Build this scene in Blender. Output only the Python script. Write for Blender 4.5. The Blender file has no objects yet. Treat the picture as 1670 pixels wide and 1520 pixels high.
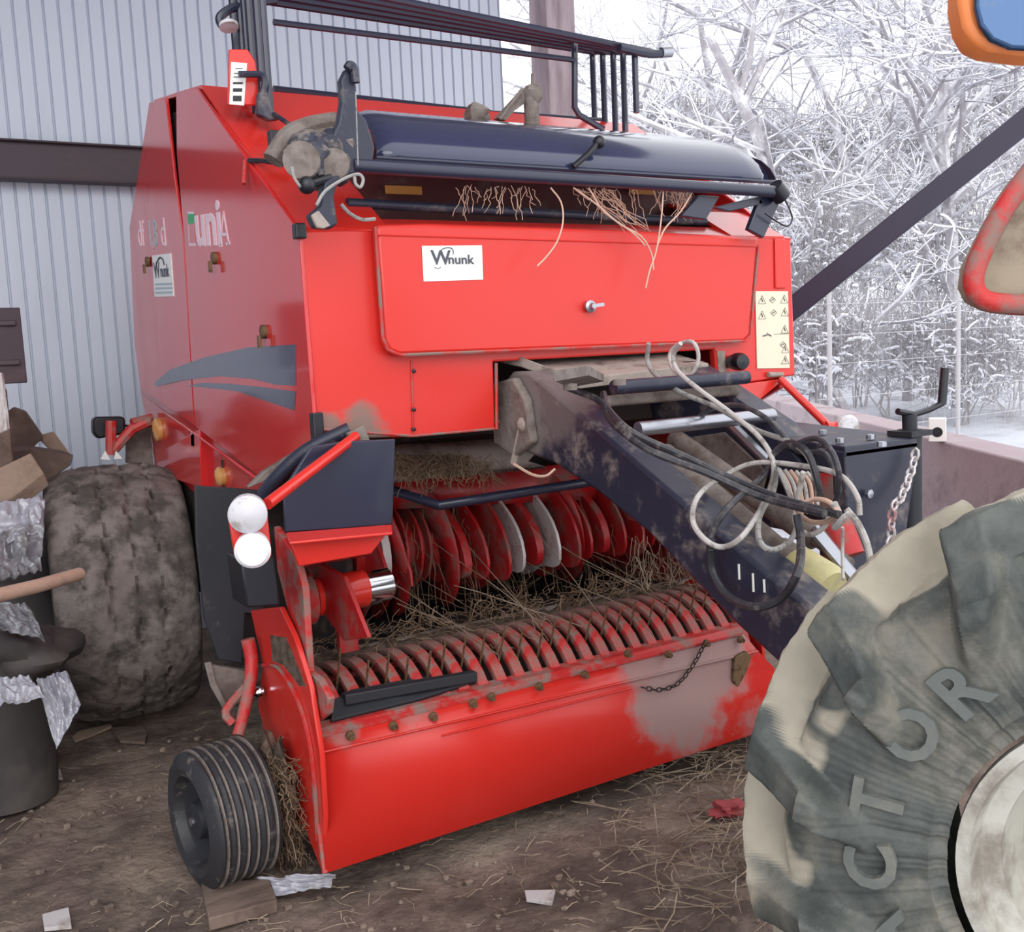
import bpy, bmesh, math, random
from mathutils import Vector, Matrix, noise
random.seed(7)
S = bpy.context.scene
COL = S.collection
PI = math.pi
R = math.radians
# ---------------------------------------------------------------- camera
F, CX, CY, H = 1680.0, 835.0, 760.0, 1.4
_vx, _vy, _s, _hy = 3580.0, 433.0, 0.047, 562.0
_X = Vector((_vx-CX, _vy-CY, F)).normalized()
_y0 = (_vy-CY) + _s*(_vx-CX)
_U = Vector((0, _y0, F)).cross(Vector((1000, _y0-1000*_s, F))).normalized()
if _U.y > 0: _U = -_U
_Y = _U.cross(_X)
if _Y.z < 0: _Y = -_Y
CM = Matrix((_X, _Y, _U))                       # world = CM @ (right, down, forward)
cam = bpy.data.objects.new('camera', bpy.data.cameras.new('camera'))
COL.objects.link(cam); S.camera = cam
cam.data.sensor_fit = 'HORIZONTAL'; cam.data.sensor_width = 36; cam.data.lens = 36*F/1670
cam.data.clip_start = 0.05; cam.data.clip_end = 300
_r = CM @ Vector((1, 0, 0)); _d = CM @ Vector((0, -1, 0)); _b = CM @ Vector((0, 0, -1))
M4 = Matrix(((_r.x, _d.x, _b.x, 0), (_r.y, _d.y, _b.y, 0), (_r.z, _d.z, _b.z, H), (0, 0, 0, 1)))
cam.matrix_world = M4
def ray(px, py): return CM @ Vector((px-CX, py-CY, F))
def P(px, py, Y):
    d = ray(px, py); t = Y/d.y; return Vector((d.x*t, Y, H+d.z*t))
def PX(px, py, X):
    d = ray(px, py); t = X/d.x; return Vector((X, d.y*t, H+d.z*t))
def PZ(px, py, Z):
    d = ray(px, py); t = (Z-H)/d.z; return Vector((d.x*t, d.y*t, Z))
# ---------------------------------------------------------------- light
S.view_settings.view_transform = 'Standard'; S.view_settings.look = 'None'
S.view_settings.gamma = 1; S.view_settings.use_curve_mapping = False
S.view_settings.exposure = 0.22
W = bpy.data.worlds.new('sky'); S.world = W; W.use_nodes = True
bg = W.node_tree.nodes['Background']
bg.inputs[0].default_value = (0.955, 0.965, 1.0, 1); bg.inputs[1].default_value = 1.6
sun = bpy.data.objects.new('sun', bpy.data.lights.new('sun', 'SUN')); COL.objects.link(sun)
sun.data.energy = 0.8; sun.data.angle = R(40); sun.data.color = (1, .97, .93)
sun.rotation_euler = Vector((0.35, 1.0, -0.55)).to_track_quat('-Z', 'Y').to_euler()
# ---------------------------------------------------------------- materials
def lin(c):
    return tuple(((v/255)/12.92 if v/255 <= .04045 else ((v/255+.055)/1.055)**2.4) for v in c) + (1,)
def mat(name, col, rough=.5, metal=0, dirt=None, dscale=6, dlo=.5, dhi=.65, bump=0, bscale=30, spots=None, spec=.5, coat=0, coords='Object', drough=.9, col2=None, c2scale=3, alpha=1, stretch=None):
    m = bpy.data.materials.new(name); m.use_nodes = True
    nt = m.node_tree; N = nt.nodes; L = nt.links
    b = N['Principled BSDF']
    b.inputs['Roughness'].default_value = rough; b.inputs['Metallic'].default_value = metal
    b.inputs['Specular IOR Level'].default_value = spec
    if coat: b.inputs['Coat Weight'].default_value = coat; b.inputs['Coat Roughness'].default_value = .08
    if alpha < 1: b.inputs['Alpha'].default_value = alpha
    tc = N.new('ShaderNodeTexCoord')
    src = tc.outputs[coords]
    if stretch:
        mp = N.new('ShaderNodeMapping'); mp.inputs['Scale'].default_value = stretch
        L.new(src, mp.inputs[0]); nsrc = mp.outputs[0]
    else: nsrc = src
    base = None
    rgb = N.new('ShaderNodeRGB'); rgb.outputs[0].default_value = lin(col); base = rgb.outputs[0]
    def noise_(scale, det=6, r=.6):
        n = N.new('ShaderNodeTexNoise'); n.inputs['Scale'].default_value = scale
        n.inputs['Detail'].default_value = det; n.inputs['Roughness'].default_value = r
        L.new(nsrc, n.inputs['Vector']); return n.outputs['Fac']
    def ramp(f, lo, hi):
        mr = N.new('ShaderNodeMapRange'); mr.inputs[1].default_value = lo; mr.inputs[2].default_value = hi
        mr.interpolation_type = 'SMOOTHSTEP'
        L.new(f, mr.inputs[0]); return mr.outputs[0]
    def mix(f, a, bb):
        mx = N.new('ShaderNodeMix'); mx.data_type = 'RGBA'
        L.new(f, mx.inputs[0]); L.new(a, mx.inputs[6])
        if isinstance(bb, tuple): mx.inputs[7].default_value = bb
        else: L.new(bb, mx.inputs[7])
        return mx.outputs[2]
    if col2: base = mix(ramp(noise_(c2scale), .35, .65), base, lin(col2))
    mask = None
    if dirt: mask = ramp(noise_(dscale, 9, .68), dlo, dhi)
    if spots:
        for (c, r, k) in spots:
            v = N.new('ShaderNodeVectorMath'); v.operation = 'DISTANCE'
            L.new(src, v.inputs[0]); v.inputs[1].default_value = c
            w = N.new('ShaderNodeMath'); w.operation = 'MULTIPLY_ADD'
            L.new(noise_(9, 8, .7), w.inputs[0]); w.inputs[1].default_value = -r*1.6*1.0
            ad = N.new('ShaderNodeMath'); ad.operation = 'ADD'; L.new(v.outputs['Value'], ad.inputs[0]); ad.inputs[1].default_value = r*.8
            L.new(ad.outputs[0], w.inputs[2])
            mk = ramp(w.outputs[0], r*1.15, r*.6)
            kk = N.new('ShaderNodeMath'); kk.operation = 'MULTIPLY'; kk.inputs[1].default_value = k; L.new(mk, kk.inputs[0])
            if mask is None: mask = kk.outputs[0]
            else:
                mm = N.new('ShaderNodeMath'); mm.operation = 'MAXIMUM'; L.new(mask, mm.inputs[0]); L.new(kk.outputs[0], mm.inputs[1]); mask = mm.outputs[0]
    if mask is not None:
        base = mix(mask, base, lin(dirt or (150, 135, 125)))
        rr = N.new('ShaderNodeMapRange'); L.new(mask, rr.inputs[0]); rr.inputs[3].default_value = rough; rr.inputs[4].default_value = drough
        L.new(rr.outputs[0], b.inputs['Roughness'])
    L.new(base, b.inputs['Base Color'])
    if bump:
        bp = N.new('ShaderNodeBump'); bp.inputs['Strength'].default_value = 1; bp.inputs['Distance'].default_value = bump
        L.new(noise_(bscale, 8, .6), bp.inputs['Height']); L.new(bp.outputs[0], b.inputs['Normal'])
    return m
DUST = (128, 112, 103)
BO = Vector((1.9, 3.5, 0))       # base of the baler
def loc(v): return tuple(Vector(v)-BO)
RED = (212, 48, 40)
m_red = mat('red_paint', RED, .22, dirt=DUST, dscale=4, dlo=.62, dhi=.78, coat=.3, bump=.0006, bscale=3)
m_side = mat('red_side_paint', (204, 46, 48), .16, dirt=DUST, dscale=3, dlo=.66, dhi=.95, coat=.5, bump=.0004, bscale=2.5)
m_hood = mat('red_hood_paint', RED, .3, dirt=DUST, dscale=5, dlo=.72, dhi=.85, spots=[(loc(P(590, 712, 2.6)), .085, .95), (loc(P(535, 705, 2.6)), .06, .9)])
m_guard = mat('red_deflector_paint', (206, 44, 36), .3, dirt=(152, 132, 128), dscale=5, dlo=.68, dhi=.8,
    spots=[(loc(P(1120, 1130, 2.45)), .2, .92), (loc(P(1160, 1060, 2.5)), .2, .9), (loc(P(1060, 1080, 2.5)), .12, .85), (loc(P(560, 1175, 2.5)), .07, .6), (loc(P(680, 1150, 2.5)), .07, .55), (loc(P(1210, 1180, 2.5)), .1, .7)])
m_redband = mat('worn_red_paint', (190, 38, 38), .45, dirt=(135, 112, 104), dscale=11, dlo=.42, dhi=.62, bump=.002, bscale=40)
m_redshade = mat('shaded_red_paint', (88, 32, 34), .5, dirt=(110, 90, 84), dscale=9, dlo=.5, dhi=.75)  # red darkened to paint in the shade under the net cover
m_reddark = mat('rotor_red_paint', (165, 28, 32), .35, dirt=(112, 84, 76), dscale=9, dlo=.45, dhi=.7)
m_navy = mat('navy_paint', (40, 42, 62), .32, dirt=(125, 115, 118), dscale=7, dlo=.66, dhi=.85, coat=.2)
m_navyd = mat('dusty_navy_paint', (40, 42, 60), .42, dirt=(135, 125, 120), dscale=9, dlo=.5, dhi=.72, spots=[(loc((1.62, 2.6, 1.2)), .2, .75), (loc((1.62, 2.4, 1.25)), .14, .5)])
m_cover = mat('navy_cover_paint', (46, 50, 78), .13, dirt=(120, 112, 112), dscale=5, dlo=.7, dhi=.9, coat=.5)
m_black = mat('black_rubber', (36, 38, 44), .6, dirt=(100, 95, 92), dscale=12, dlo=.6, dhi=.8)
m_blackp = mat('black_paint', (25, 26, 34), .35)
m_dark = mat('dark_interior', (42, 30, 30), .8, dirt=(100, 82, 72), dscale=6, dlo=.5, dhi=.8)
m_dust = mat('dusty_steel', (128, 118, 112), .85, dirt=(98, 86, 80), dscale=14, dlo=.4, dhi=.65, bump=.004, bscale=40)
m_dustl = mat('pale_dusty_steel', (160, 148, 140), .85, dirt=(105, 92, 84), dscale=12, dlo=.45, dhi=.7, bump=.003, bscale=50)
m_steel = mat('bare_steel', (170, 172, 180), .3, metal=.9, dirt=(120, 110, 105), dscale=12, dlo=.55, dhi=.8)
m_chrome = mat('chrome', (220, 222, 228), .12, metal=1)
m_worn = mat('worn_metal', (205, 198, 198), .45, metal=.2, dirt=(170, 90, 85), dscale=14, dlo=.5, dhi=.75)
m_bolt = mat('rusty_bolt', (120, 95, 70), .6, metal=.4, dirt=(60, 45, 40), dscale=40)
m_tire = mat('muddy_tyre_rubber', (126, 117, 113), .9, dirt=(72, 66, 63), dscale=9, dlo=.4, dhi=.62, bump=.006, bscale=34, col2=(112, 100, 96), c2scale=5)
m_gtire = mat('ribbed_tyre_rubber', (46, 46, 50), .5, dirt=(105, 97, 92), dscale=22, dlo=.54, dhi=.7, bump=.002, bscale=50)
m_white = mat('white_sticker', (235, 235, 232), .4)
m_whitel = mat('white_lettering', (235, 205, 215), .4)
m_pale = mat('pale_yellow_sticker', (222, 214, 190), .5)
m_ink = mat('dark_print', (70, 75, 85), .5)
m_grn = mat('green_print', (50, 170, 110), .5)
m_greyb = mat('grey_blue_stripe', (82, 84, 104), .2, coat=.4)
m_ltin = mat('light_blue_print', (165, 185, 192), .5)
m_refl = mat('white_reflector', (240, 240, 245), .25, bump=.001, bscale=200)
m_refl2 = mat('dusty_reflector', (205, 203, 208), .4, dirt=(160, 155, 150), dscale=20)
m_amber = mat('amber_reflector', (205, 150, 90), .2, coat=.5)
m_orange = mat('orange_label', (205, 135, 60), .5)
m_yel = mat('yellow_plastic', (214, 204, 146), .45, dirt=(170, 165, 140), dscale=6, dlo=.4, dhi=.7)
m_hose = mat('black_hose_rubber', (50, 50, 56), .45, dirt=(120, 112, 108), dscale=25, dlo=.5, dhi=.7)
m_cable = mat('grey_cable', (150, 148, 145), .5, dirt=(100, 94, 90), dscale=30)
m_cablel = mat('pale_cable', (185, 180, 176), .5, dirt=(130, 122, 116), dscale=30)
m_twine = mat('twine_fibre', (205, 170, 150), .9)
m_straw = mat('dry_straw', (140, 116, 92), .9, col2=(98, 78, 62), c2scale=8)
m_strawp = mat('pale_straw', (172, 154, 134), .9, col2=(122, 102, 86), c2scale=8)
m_hay = mat('matted_hay', (112, 96, 84), .95, dirt=(80, 64, 52), dscale=30, dlo=.4, dhi=.6, bump=.01, bscale=60)
# ---------------------------------------------------------------- mesh building
class MB:
    def __init__(s): s.v = []; s.f = []
    def add(s, vs, fs):
        o = len(s.v); s.v += [Vector(v) for v in vs]; s.f += [tuple(i+o for i in f) for f in fs]; return s
    def box(s, c, d, rot=None):
        c = Vector(c); x, y, z = d[0]/2, d[1]/2, d[2]/2
        vs = [Vector((sx*x, sy*y, sz*z)) for sz in (-1, 1) for sx, sy in ((-1, -1), (1, -1), (1, 1), (-1, 1))]
        if rot is not None: vs = [rot @ v for v in vs]
        return s.add([c+v for v in vs], [(3, 2, 1, 0), (4, 5, 6, 7), (0, 1, 5, 4), (1, 2, 6, 5), (2, 3, 7, 6), (3, 0, 4, 7)])
    def beam(s, a, b, w, h, up=(0, 0, 1)):
        a = Vector(a); b = Vector(b); d = (b-a).normalized(); u = Vector(up); x = d.cross(u).normalized(); u = x.cross(d)
        vs = []
        for p in (a, b):
            for sx, sy in ((-1, -1), (1, -1), (1, 1), (-1, 1)): vs.append(p + x*sx*w/2 + u*sy*h/2)
        return s.add(vs, [(3, 2, 1, 0), (4, 5, 6, 7), (0, 1, 5, 4), (1, 2, 6, 5), (2, 3, 7, 6), (3, 0, 4, 7)])
    def prism(s, pts, off):
        n = len(pts); off = Vector(off); pts = [Vector(p) for p in pts]
        return s.add(pts+[p+off for p in pts], [tuple(range(n))[::-1], tuple(range(n, 2*n))] + [(i, (i+1) % n, n+(i+1) % n, n+i) for i in range(n)])
    def tube(s, pts, r, n=8, smooth=0, closed=False, r2=None):
        pts = [Vector(p) for p in pts]
        if smooth:
            o = []; m = len(pts)
            for i in range(m-1 if not closed else m):
                p0 = pts[(i-1) % m] if closed or i else pts[0]*2-pts[1]
                p1 = pts[i]; p2 = pts[(i+1) % m]
                p3 = pts[(i+2) % m] if closed or i+2 < m else p2*2-p1
                for k in range(smooth):
                    t = k/smooth
                    o.append(.5*((2*p1)+(p2-p0)*t+(2*p0-5*p1+4*p2-p3)*t*t+(3*p1-p0-3*p2+p3)*t**3))
            if not closed: o.append(pts[-1])
            pts = o
        m = len(pts); vs = []
        t = (pts[1]-pts[0]).normalized(); a = Vector((0, 0, 1)) if abs(t.z) < .9 else Vector((1, 0, 0)); x = t.cross(a).normalized()
        for i, p in enumerate(pts):
            if closed: t = (pts[(i+1) % m]-pts[i-1]).normalized()
            else: t = (pts[min(i+1, m-1)]-pts[max(i-1, 0)]).normalized()
            x = (x - t*x.dot(t)).normalized(); y = t.cross(x)
            rr = r if r2 is None else r+(r2-r)*i/(m-1)
            for k in range(n):
                an = 2*PI*k/n; vs.append(p+(x*math.cos(an)+y*math.sin(an))*rr)
        fs = []
        for i in range(m if closed else m-1):
            j = (i+1) % m
            for k in range(n): fs.append((i*n+k, i*n+(k+1) % n, j*n+(k+1) % n, j*n+k))
        if not closed: fs += [tuple(range(n))[::-1], tuple(range((m-1)*n, m*n))]
        return s.add(vs, fs)
    def lathe(s, prof, c, axis=(1, 0, 0), n=32, fn=None):
        """prof: list of (distance along axis, radius)"""
        c = Vector(c); ax = Vector(axis).normalized(); a = Vector((0, 0, 1)) if abs(ax.z) < .9 else Vector((0, 1, 0))
        u = ax.cross(a).normalized(); w = ax.cross(u)
        vs = []; m = len(prof)
        for i in range(n):
            an = 2*PI*i/n; d = u*math.cos(an)+w*math.sin(an)
            for j, (t, r) in enumerate(prof):
                if fn: t, r = fn(an, j, t, r)
                vs.append(c+ax*t+d*max(r, 1e-4))
        fs = []
        for i in range(n):
            k = (i+1) % n
            for j in range(m-1): fs.append((i*m+j, i*m+j+1, k*m+j+1, k*m+j))
        return s.add(vs, fs)
    def ball(s, c, r, n=12, sq=(1, 1, 1), jit=0):
        c = Vector(c); vs = []; fs = []; m = n//2+1
        for j in range(m):
            th = PI*j/(m-1)
            for i in range(n):
                v = Vector((math.sin(th)*math.cos(2*PI*i/n), math.sin(th)*math.sin(2*PI*i/n), math.cos(th)))
                q = 1+jit*noise.noise(v*1.7+c*3)
                vs.append(c+Vector((v.x*sq[0], v.y*sq[1], v.z*sq[2]))*r*q)
        for j in range(m-1):
            for i in range(n): fs.append((j*n+i, (j+1)*n+i, (j+1)*n+(i+1) % n, j*n+(i+1) % n))
        return s.add(vs, fs)
    def sheet(s, rows, thick=0):
        m = len(rows); n = len(rows[0]); vs = [Vector(p) for r in rows for p in r]
        fs = [(i*n+j, i*n+j+1, (i+1)*n+j+1, (i+1)*n+j) for i in range(m-1) for j in range(n-1)]
        return s.add(vs, fs)
def fin(o, smooth, bevel, solid, tri=True):
    bm = bmesh.new(); bm.from_mesh(o.data)
    bmesh.ops.remove_doubles(bm, verts=bm.verts, dist=1e-6)
    bmesh.ops.recalc_face_normals(bm, faces=bm.faces)
    bm.to_mesh(o.data); bm.free()
    if smooth:
        for p in o.data.polygons: p.use_smooth = True
        try: o.data.set_sharp_from_angle(angle=R(smooth if smooth is not True else 40))
        except Exception: pass
    if solid:
        md = o.modifiers.new('solid', 'SOLIDIFY'); md.thickness = solid; md.offset = 0
    if bevel:
        md = o.modifiers.new('bevel', 'BEVEL'); md.width = bevel; md.segments = 2; md.limit_method = 'ANGLE'; md.angle_limit = R(35)
def mk(name, mb, m, origin, smooth=40, bevel=0, solid=0):
    me = bpy.data.meshes.new(name); origin = Vector(origin)
    me.from_pydata([tuple(v-origin) for v in mb.v], [], mb.f); me.update()
    o = bpy.data.objects.new(name, me); COL.objects.link(o); me.materials.append(m)
    fin(o, smooth, bevel, solid); return o
SPLIT = {'shoulder_panel', 'link_bar', 'corner_clip', 'guard_cross_rail', 'guide_wire', 'top_guard_rail', 'reflector_triangle', 'hood_rivet', 'plate_bolt', 'table_groove_rail', 'paint_drip', 'hood_seam', 'twine_guide', 'scraper_plate'}
def islands(mb):
    par = list(range(len(mb.v)))
    def fd(i):
        while par[i] != i: par[i] = par[par[i]]; i = par[i]
        return i
    for f in mb.f:
        a = fd(f[0])
        for i in f[1:]: par[fd(i)] = a
    g = {}
    for f in mb.f: g.setdefault(fd(f[0]), []).append(f)
    out = []
    for fs in g.values():
        ids = sorted({i for f in fs for i in f}); mp = {v: k for k, v in enumerate(ids)}
        q = MB(); q.v = [mb.v[i] for i in ids]; q.f = [tuple(mp[i] for i in f) for f in fs]; out.append(q)
    return out
class Thing:
    def __init__(s, name, label, cat, origin, group=None):
        s.o = bpy.data.objects.new(name, None); COL.objects.link(s.o); s.org = Vector(origin); s.o.location = s.org
        s.o.empty_display_size = .1
        s.o['label'] = label; s.o['category'] = cat
        if group: s.o['group'] = group
    def add(s, name, mb, m, parent=None, label=None, kind=None, **k):
        if name in SPLIT and not kind:
            o = None
            for q in islands(mb):
                o = mk(name, q, m, s.org, **k); o.parent = parent or s.o
                if label: o['label'] = label
            return o
        o = mk(name, mb, m, s.org, **k); o.parent = parent or s.o
        if label: o['label'] = label
        if kind: o['kind'] = kind
        return o
def single(name, mb, m, label, cat, group=None, kind=None, **k):
    xs = [v.x for v in mb.v]; ys = [v.y for v in mb.v]; zs = [v.z for v in mb.v]
    org = Vector(((min(xs)+max(xs))/2, (min(ys)+max(ys))/2, min(zs)))
    o = mk(name, mb, m, org, **k); o.location = org
    if kind == 'structure': o['kind'] = kind; return o
    o['label'] = label; o['category'] = cat
    if group: o['group'] = group
    if kind: o['kind'] = kind
    return o
def structure(name, mb, m, **k):
    o = mk(name, mb, m, (0, 0, 0), **k); o['kind'] = 'structure'; return o
def text_mb(txt, pos, xdir, ydir, size, bold=0, shear=0, extr=.001, width=1.0):
    cu = bpy.data.curves.new('t', 'FONT'); cu.body = txt; cu.size = size; cu.extrude = extr; cu.offset = bold; cu.shear = shear
    cu.resolution_u = 3
    o = bpy.data.objects.new('t', cu); COL.objects.link(o)
    dg = bpy.context.evaluated_depsgraph_get(); me = bpy.data.meshes.new_from_object(o.evaluated_get(dg))
    x = Vector(xdir).normalized(); y = Vector(ydir).normalized(); z = x.cross(y)
    mb = MB(); mb.add([Vector(pos)+x*v.co.x*width+y*v.co.y+z*v.co.z for v in me.vertices], [tuple(p.vertices) for p in me.polygons])
    bpy.data.objects.remove(o); bpy.data.meshes.remove(me); return mb
def px(pts, X): return [PX(a, b, X) for a, b in pts]
def py(pts, Y): return [P(a, b, Y) for a, b in pts]
def pz(pts, Z): return [PZ(a, b, Z) for a, b in pts]
# ================================================================ SETTING
WY = 5.4
xe = P(819, 100, WY).x
m_wall = mat('white_corrugated_steel', (200, 207, 221), .35, dirt=(178, 184, 196), dscale=2, dlo=.5, dhi=.9, stretch=(1, 1, .2), bump=.001, bscale=4)
mb = MB(); row0 = []; row1 = []; x = -3.4; k = 0
while x < xe:
    for dx, dy in ((0, 0), (.026, 0), (.030, .013), (.038, .013), (.042, 0)):
        if x+dx > xe: break
        row0.append(Vector((x+dx, WY+dy, -.05))); row1.append(Vector((x+dx, WY+dy, 4.0)))
    x += .066
mb.sheet([row0, row1]); structure('wall_back', mb, m_wall, smooth=False, solid=.004)
m_beam = mat('dark_brown_steel', (66, 54, 62), .55, dirt=(95, 78, 78), dscale=5, dlo=.5, dhi=.8, stretch=(.4, 1, 1))
z1 = P(0, 228, WY-.06).z; z0 = P(0, 294, WY-.06).z
mb = MB(); mb.box((-.55, WY-.05, (z0+z1)/2), (5.5, .06, z1-z0)); mb.box((-.55, WY-.09, z1-.005), (5.5, .04, .01)); mb.box((-.55, WY-.09, z0+.005), (5.5, .04, .01))
structure('trim_1', mb, m_beam, bevel=.004)
# posts at the end of the wall
m_post = mat('weathered_timber_post', (172, 156, 162), .8, dirt=(130, 112, 118), dscale=4, dlo=.45, dhi=.7, stretch=(1, 1, .15))
a = P(893, 100, 5.2); b = P(941, 100, 5.2)
mb = MB(); mb.box(((a.x+b.x)/2, 5.2+.09, 2.0), (b.x-a.x, .18, 4.1)); structure('trim_2', mb, m_post, bevel=.01)
# diagonal steel brace
m_brace = mat('dark_brace_steel', (52, 46, 66), .45)
p0 = P(1240, 545, 4.4); p1 = P(1800, 95, 3.0)
mb = MB(); mb.beam(p0, p1, .05, .125, up=(0, 0, 1)); structure('trim_3', mb, m_brace, bevel=.006)
# unseen roof and left wall, added to block skylight and shade the shed
m_roof = mat('roof_sheet', (150, 150, 150), .7)
mb = MB(); mb.box((.2, 4.0, 4.05), (7.2, 3.9, .06)); structure('shade_ceiling', mb, m_roof)
mb = MB(); mb.box((-3.43, 3.6, 2.0), (.06, 3.7, 4.1)); structure('shade_wall_left', mb, m_wall)
# dirt floor
m_floor = mat('packed_dirt', (124, 105, 97), .85, dirt=(84, 69, 62), dscale=2.2, dlo=.4, dhi=.64, bump=.03, bscale=22, col2=(152, 135, 120), c2scale=5)
mb = MB(); rows = []; NX, NY = 150, 150
for j in range(NY):
    r_ = []
    for i in range(NX):
        x = -3.4+i*(8.0/NX); y = .3+j*(5.3/NY)
        v = Vector((x, y, 0)); z = noise.noise(v*1.3)*.02+noise.noise(v*5)*.014+noise.noise(v*17)*.008-.012
        r_.append((x, y, z))
    rows.append(r_)
mb.sheet(rows); structure('floor', mb, m_floor)
m_snow = mat('trodden_snow', (205, 208, 216), .8, dirt=(150, 145, 150), dscale=1.2, dlo=.45, dhi=.75, bump=.03, bscale=5)
mb = MB(); rows = []
for j in range(60):
    r_ = []
    for i in range(70):
        x = -4+i*.9; y = -4+j*.9
        z = -.06+noise.noise(Vector((x*.2, y*.2, 3)))*.25*min(1, max(0, (x+y-9)/6)) + max(0, (x+y-16))*.045
        r_.append((x, y, z))
    rows.append(r_)
mb.sheet(rows); structure('snow_ground', mb, m_snow)
# low concrete sill wall on the open right side
m_conc = mat('mauve_concrete', (168, 150, 156), .85, dirt=(128, 112, 118), dscale=3, dlo=.45, dhi=.7, bump=.004, bscale=20, col2=(180, 168, 170))
zt = .80
q0 = PZ(1210, 640, zt); q1 = PZ(1640, 745, zt)
mb = MB(); d = (q1-q0).normalized(); n_ = Vector((-d.y, d.x, 0)); 
if n_.x < 0: n_ = -n_
e0 = q0-d*1.0; e1 = q1+d*1.6
mb.prism([e0, e1, e1+n_*.22, e0+n_*.22], (0, 0, -zt-.1)); structure('wall_right', mb, m_conc, bevel=.01)

# ================================================================ ROUND BALER
T = Thing('round_baler', 'large red round hay baler with navy drawbar parked against the corrugated wall', 'baler', BO)
XL = .98; YH = 2.60; XR = 2.79
# --- body
prof = [(3.55, .5), (3.45, 1.02), (3.05, 1.1), (3.05, 1.74), (3.12, 1.93), (3.43, 2.22), (4.0, 2.3), (4.5, 1.93), (4.6, 1.4), (4.5, .9), (4.1, .5)]
mb = MB(); mb.prism([(XL+.03, y, z) for y, z in prof], (XR-XL-.06, 0, 0)); T.add('bale_chamber', mb, m_dark, smooth=False)
# front side panel (door) and rear side panel
front_px = [(287, 152), (320, 143), (400, 256), (487, 376), (500, 545), (515, 735), (432, 785), (318, 696), (300, 385), (288, 250)]
mb = MB(); mb.prism(px(front_px, XL), (.012, 0, 0)); sp = T.add('front_side_panel', mb, m_side, bevel=.003)
rear_px = [(243, 167), (270, 160), (284, 290), (298.5, 385), (316.5, 694), (229, 634), (219, 560), (211, 370), (232, 240)]
mb = MB(); mb.prism(px(rear_px, XL+.003), (.012, 0, 0)); rp = T.add('rear_side_panel', mb, m_side, bevel=.003)
# swoosh decal
def zq(l): return [(200+a/3.04, 320+b/3.04) for a, b in l]
mb = MB()
up = zq([(150, 930), (230, 862), (400, 800), (620, 750), (858, 735), (858, 940), (760, 935), (640, 905), (480, 892), (300, 912), (165, 942)])
lo = zq([(318, 940), (400, 925), (530, 930), (680, 945), (858, 968), (850, 1062), (700, 1012), (560, 965), (400, 948)])
mb.prism(px(up, XL-.0015), (.0012, 0, 0)); mb.prism(px(lo, XL-.0015), (.0012, 0, 0))
T.add('stripe_decal', mb, m_greyb, parent=sp, label='grey-blue swoosh stripe decal', smooth=False)
# logo on front panel
def sidetext(txt, pxa, pxb, size, m, name, par, X=XL-.001, width=1.0, bold=0, label=None, shear=0):
    p = PX(pxa, pxb, X); return T.add(name, text_mb(txt, p, PX(pxa+40, pxb-2.5, X)-p, (0, 0, 1), size, width=width, bold=bold, shear=shear), m, parent=par, smooth=False, label=label)
mb = MB(); mb.prism(px([(306, 345), (316, 345), (320, 401), (308, 401)], XL-.001), (.0005, 0, 0))
lg = T.add('logo_plate', mb, m_whitel, parent=sp, smooth=False)
mb = MB(); mb.prism(px([(306, 349), (316, 349), (316, 364), (307, 366)], XL-.0025), (.001, 0, 0)); T.add('logo_mark', mb, m_grn, parent=sp, smooth=False)
mb = MB(); mb.prism(px([(308, 366), (317, 364), (319, 396), (309, 396)], XL-.0025), (.001, 0, 0)); T.add('logo_field', mb, m_side, parent=sp, smooth=False)
sidetext('uni', 320, 399, .2, m_whitel, 'logo_lettering', sp, width=1.25, bold=.006, label='white letters uni')
# outlined A
mb = MB()
for a, b in (((360, 400), (364, 345)), ((364, 345), (373, 397)), ((362, 382), (370, 382)), ((357, 400), (362, 400)), ((369, 398), (375, 396))): mb.beam(PX(*a, XL-.001), PX(*b, XL-.001), .002, .009, up=(0, 1, 1))
T.add('logo_outline_letter', mb, m_whitel, parent=sp, smooth=False)
sidetext('df', 226, 401, .145, m_whitel, 'model_lettering', rp, width=1.0, X=XL+.002)
sidetext('1,8', 243, 401, .145, m_ltin, 'model_number', rp, width=.85, X=XL+.002)
sidetext('d', 263, 401, .15, m_whitel, 'model_lettering', rp, width=1.1, X=XL+.002)
# dealer sticker at the rear
mb = MB(); mb.prism(px([(248, 417), (278, 413), (283, 483), (252, 484)], XL), (.003, 0, 0)); st = T.add('dealer_sticker', mb, m_white, parent=rp, smooth=False)
mb = MB()
for y0 in (462, 469, 476): mb.prism(px([(253, y0), (281, y0-1), (281, y0+2), (253, y0+3)], XL-.0015), (.001, 0, 0))
T.add('sticker_band', mb, m_ltin, parent=rp, smooth=False)
sidetext('W', 252, 454, .09, m_ink, 'sticker_lettering', rp, width=1); sidetext('nunk', 262, 452, .07, m_ink, 'sticker_lettering', rp, width=.95)
mb = MB(); mb.tube([PX(a, b, XL-.001) for a, b in ((254, 440), (256, 428), (261, 420), (266, 424), (268, 432))], .0035, 6, smooth=4); T.add('sticker_arc', mb, m_ink, parent=rp)
# latches
for a, b in ((352, 421), (433, 541), (243, 427)):
    mb = MB(); p = PX(a, b, XL); mb.lathe([(0, .02), (-.012, .02), (-.014, .012), (-.014, 0)], p, n=12); mb.beam(p-Vector((.02, 0, .01)), p-Vector((.02, .0, .045)), .01, .012, up=(0, 1, 0)); T.add('panel_latch', mb, m_bolt, parent=sp)
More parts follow.
